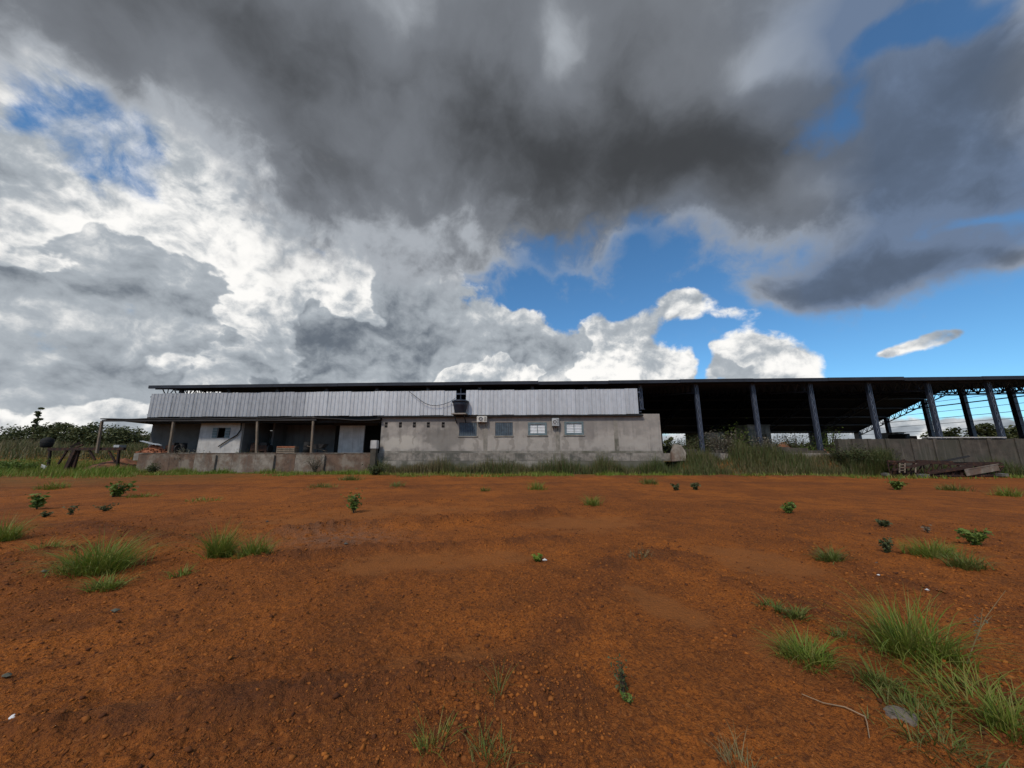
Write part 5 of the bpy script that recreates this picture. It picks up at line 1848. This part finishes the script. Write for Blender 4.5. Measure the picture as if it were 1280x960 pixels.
tuft(996, 775, 36, 16, 'small tussock second from the top in the right foreground group', 300, 'grassdark', 1.0)
tuft(1012, 830, 70, 34, 'dense fine leaved tussock left of the large one in the right foreground', 800, 'grass', 0.95, spread=1.4, bw=0.004)
tuft(1145, 828, 98, 62, 'largest dense tussock in the right foreground', 1200, 'grass', 0.85, spread=1.5, bw=0.005)
tuft(1098, 858, 50, 26, 'dark tussock between the fine leaved and the largest foreground tussock', 380, 'grassdark', 0.95, bw=0.004)
tuft(1060, 802, 42, 16, 'sparse tussock left of the largest foreground tussock', 160, 'grassdark', 1.0, bw=0.004)
tuft(1145, 894, 92, 22, 'spreading dark tussock below the largest foreground tussock', 380, 'grassdark', 1.05, spread=2, bw=0.004)
tuft(1222, 888, 150, 38, 'long loose half dry tussock lying over at the right edge', 480, 'grass', 1.35, spread=2.5, dead=0.5, bw=0.004)
tuft(1268, 925, 56, 44, 'green tussock cut by the right edge of the photograph', 330, 'grass', 0.75, bw=0.0045)
tuft(1175, 935, 130, 30, 'thin sprawling grass at the bottom right', 420, 'grassdark', 1.2, spread=3, dead=0.5, bw=0.0035)
tuft(624, 872, 50, 30, 'thin wispy tussock in the middle foreground', 80, 'grassdark', 0.7, dead=0.5, bw=0.0028)
tuft(540, 948, 60, 27, 'sparse tussock at the bottom, left of the middle', 150, 'grass', 0.8, dead=0.4, bw=0.003)
tuft(610, 958, 84, 24, 'sparse sprawling tussock at the bottom middle', 180, 'grassdark', 0.95, spread=2, dead=0.4, bw=0.003)
tuft(928, 962, 70, 26, 'faint dry grass at the bottom right of the middle', 150, 'deadgrass', 0.8, dead=0.4, bw=0.0025)
tuft(800, 700, 50, 10, 'faint dry stubble on the earth in the middle', 140, 'deadgrass', 0.9, spread=2)

# tall stalk, twig, flat stone and scraps
x, y = G(1204, 840)
st = thing('grass_stalk', 'tall thin seeding stalk rising beside the largest foreground tussock', 'grass stalk', (x, y, gz(x, y)))
k = y / FPX
def ST(u, v, dy=0.0):
    r = ray(u, v)
    t_ = (y + dy) / r.y
    return Vector((r.x * t_ - x, dy, EYE + r.z * t_ - st.location.z))
MB().tube([ST(1204, 842), ST(1217, 806), ST(1232, 772), ST(1257, 738)], [0.004, 0.003, 0.002, 0.001], 5).build('stem', M['deadgrass'], st)
MB().tube([ST(1217, 806), ST(1226, 780, -.02), ST(1228, 760, -.03)], [0.003, 0.002, 0.001], 5).tube([ST(1226, 784), ST(1240, 770, .02)], [0.003, 0.001], 5).build('side_stem', M['deadgrass'], st)
cs = np.array([tuple(ST(1222 + rng.normal(0, 5), 778 + rng.normal(0, 9))) for _ in range(40)])
leaf_obj('seed_head', cs, 0.012, 'leafgrey', st)['kind'] = 'stuff'
pts = []
for u, v in ((1003, 874), (1030, 885), (1058, 896), (1083, 906), (1086, 916), (1088, 929)):
    a, b = G(u, v)
    pts.append((a, b, gz(a, b) + 0.022))
tw = thing('twig', 'thin pale bent twig lying on the earth at the right foreground', 'twig', pts[2])
MB().tube([(Vector(p) - Vector(pts[2])) for p in pts[:4]], [0.002, 0.003, 0.0035, 0.003], 6).build('main_stem', M['twig'], tw)
MB().tube([(Vector(p) - Vector(pts[2])) for p in pts[3:]], [0.003, 0.0025, 0.002], 6).build('side_stem', M['twig'], tw)
a, b = G(1128, 902)
o = link('flat_stone', None)
me = MB()
n = 11
ang = [2 * pi * i / n for i in range(n)]
rr_ = [random.uniform(0.75, 1.15) for _ in range(n)]
me.v = [(0.085 * r_ * cos(t_), 0.075 * r_ * sin(t_), 0.0) for r_, t_ in zip(rr_, ang)] + [(0.075 * r_ * cos(t_), 0.066 * r_ * sin(t_), 0.022 + 0.004 * sin(t_ * 2)) for r_, t_ in zip(rr_, ang)]
me.f = [tuple(range(n, 2 * n))] + [(i, (i + 1) % n, n + (i + 1) % n, n + i) for i in range(n)]
bpy.data.objects.remove(o)
o = me.build('flat_stone', M['palerender'])
o.location = (a, b, gz(a, b))
tag(o, 'flat grey stone in the earth below the dark foreground tussock', 'stone')


def scrap(u, v, px, label, mat='white', name='paper_scrap', group='pale scraps and stones on the red earth'):
    a, b = G(u, v)
    k = b / FPX * px / 2 * 0.62
    m_ = MB()
    n = 7
    m_.v = [(k * random.uniform(.7, 1.2) * cos(2 * pi * i / n), k * random.uniform(.5, .9) * sin(2 * pi * i / n), 0.25 * k * random.uniform(0.6, 2.2)) for i in range(n)] + [(0, 0, k * 0.9), (0, 0, -k * .3)]
    m_.f = [(i, (i + 1) % n, n) for i in range(n)] + [((i + 1) % n, i, n + 1) for i in range(n)]
    o = m_.build(name, M[mat])
    o.location = (a, b, gz(a, b) + 0.004)
    tag(o, label, 'stone' if name == 'pale_stone' else 'scrap', group)


scrap(681, 702, 9, 'crumpled white paper scrap beside the lime green weed')
scrap(10, 926, 16, 'white shard on the earth near the bottom left corner', name='pottery_shard')
scrap(1160, 742, 8, 'white scrap on the earth behind the largest foreground tussock')
scrap(1099, 723, 6, 'small white scrap below the flat dark tussock at the right')
scrap(1096, 705, 5, 'pale stone between the flat tussock and the thin dark shrub', 'concrete', 'pale_stone')
scrap(432, 680, 9, 'pale grey stone in the gravel patch left of the middle', 'concrete', 'pale_stone')
scrap(334, 652, 6, 'pale stone behind the pair of tussocks at the left', 'concrete', 'pale_stone')
scrap(55, 716, 12, 'grey stone in the rough earth left of the largest left tussock', 'plinth', 'dark_stone')
scrap(7, 850, 14, 'dark stone at the left edge of the photograph', 'plinth', 'dark_stone')
scrap(143, 768, 14, 'dark stone in the bare earth below the left tussocks', 'plinth', 'dark_stone')
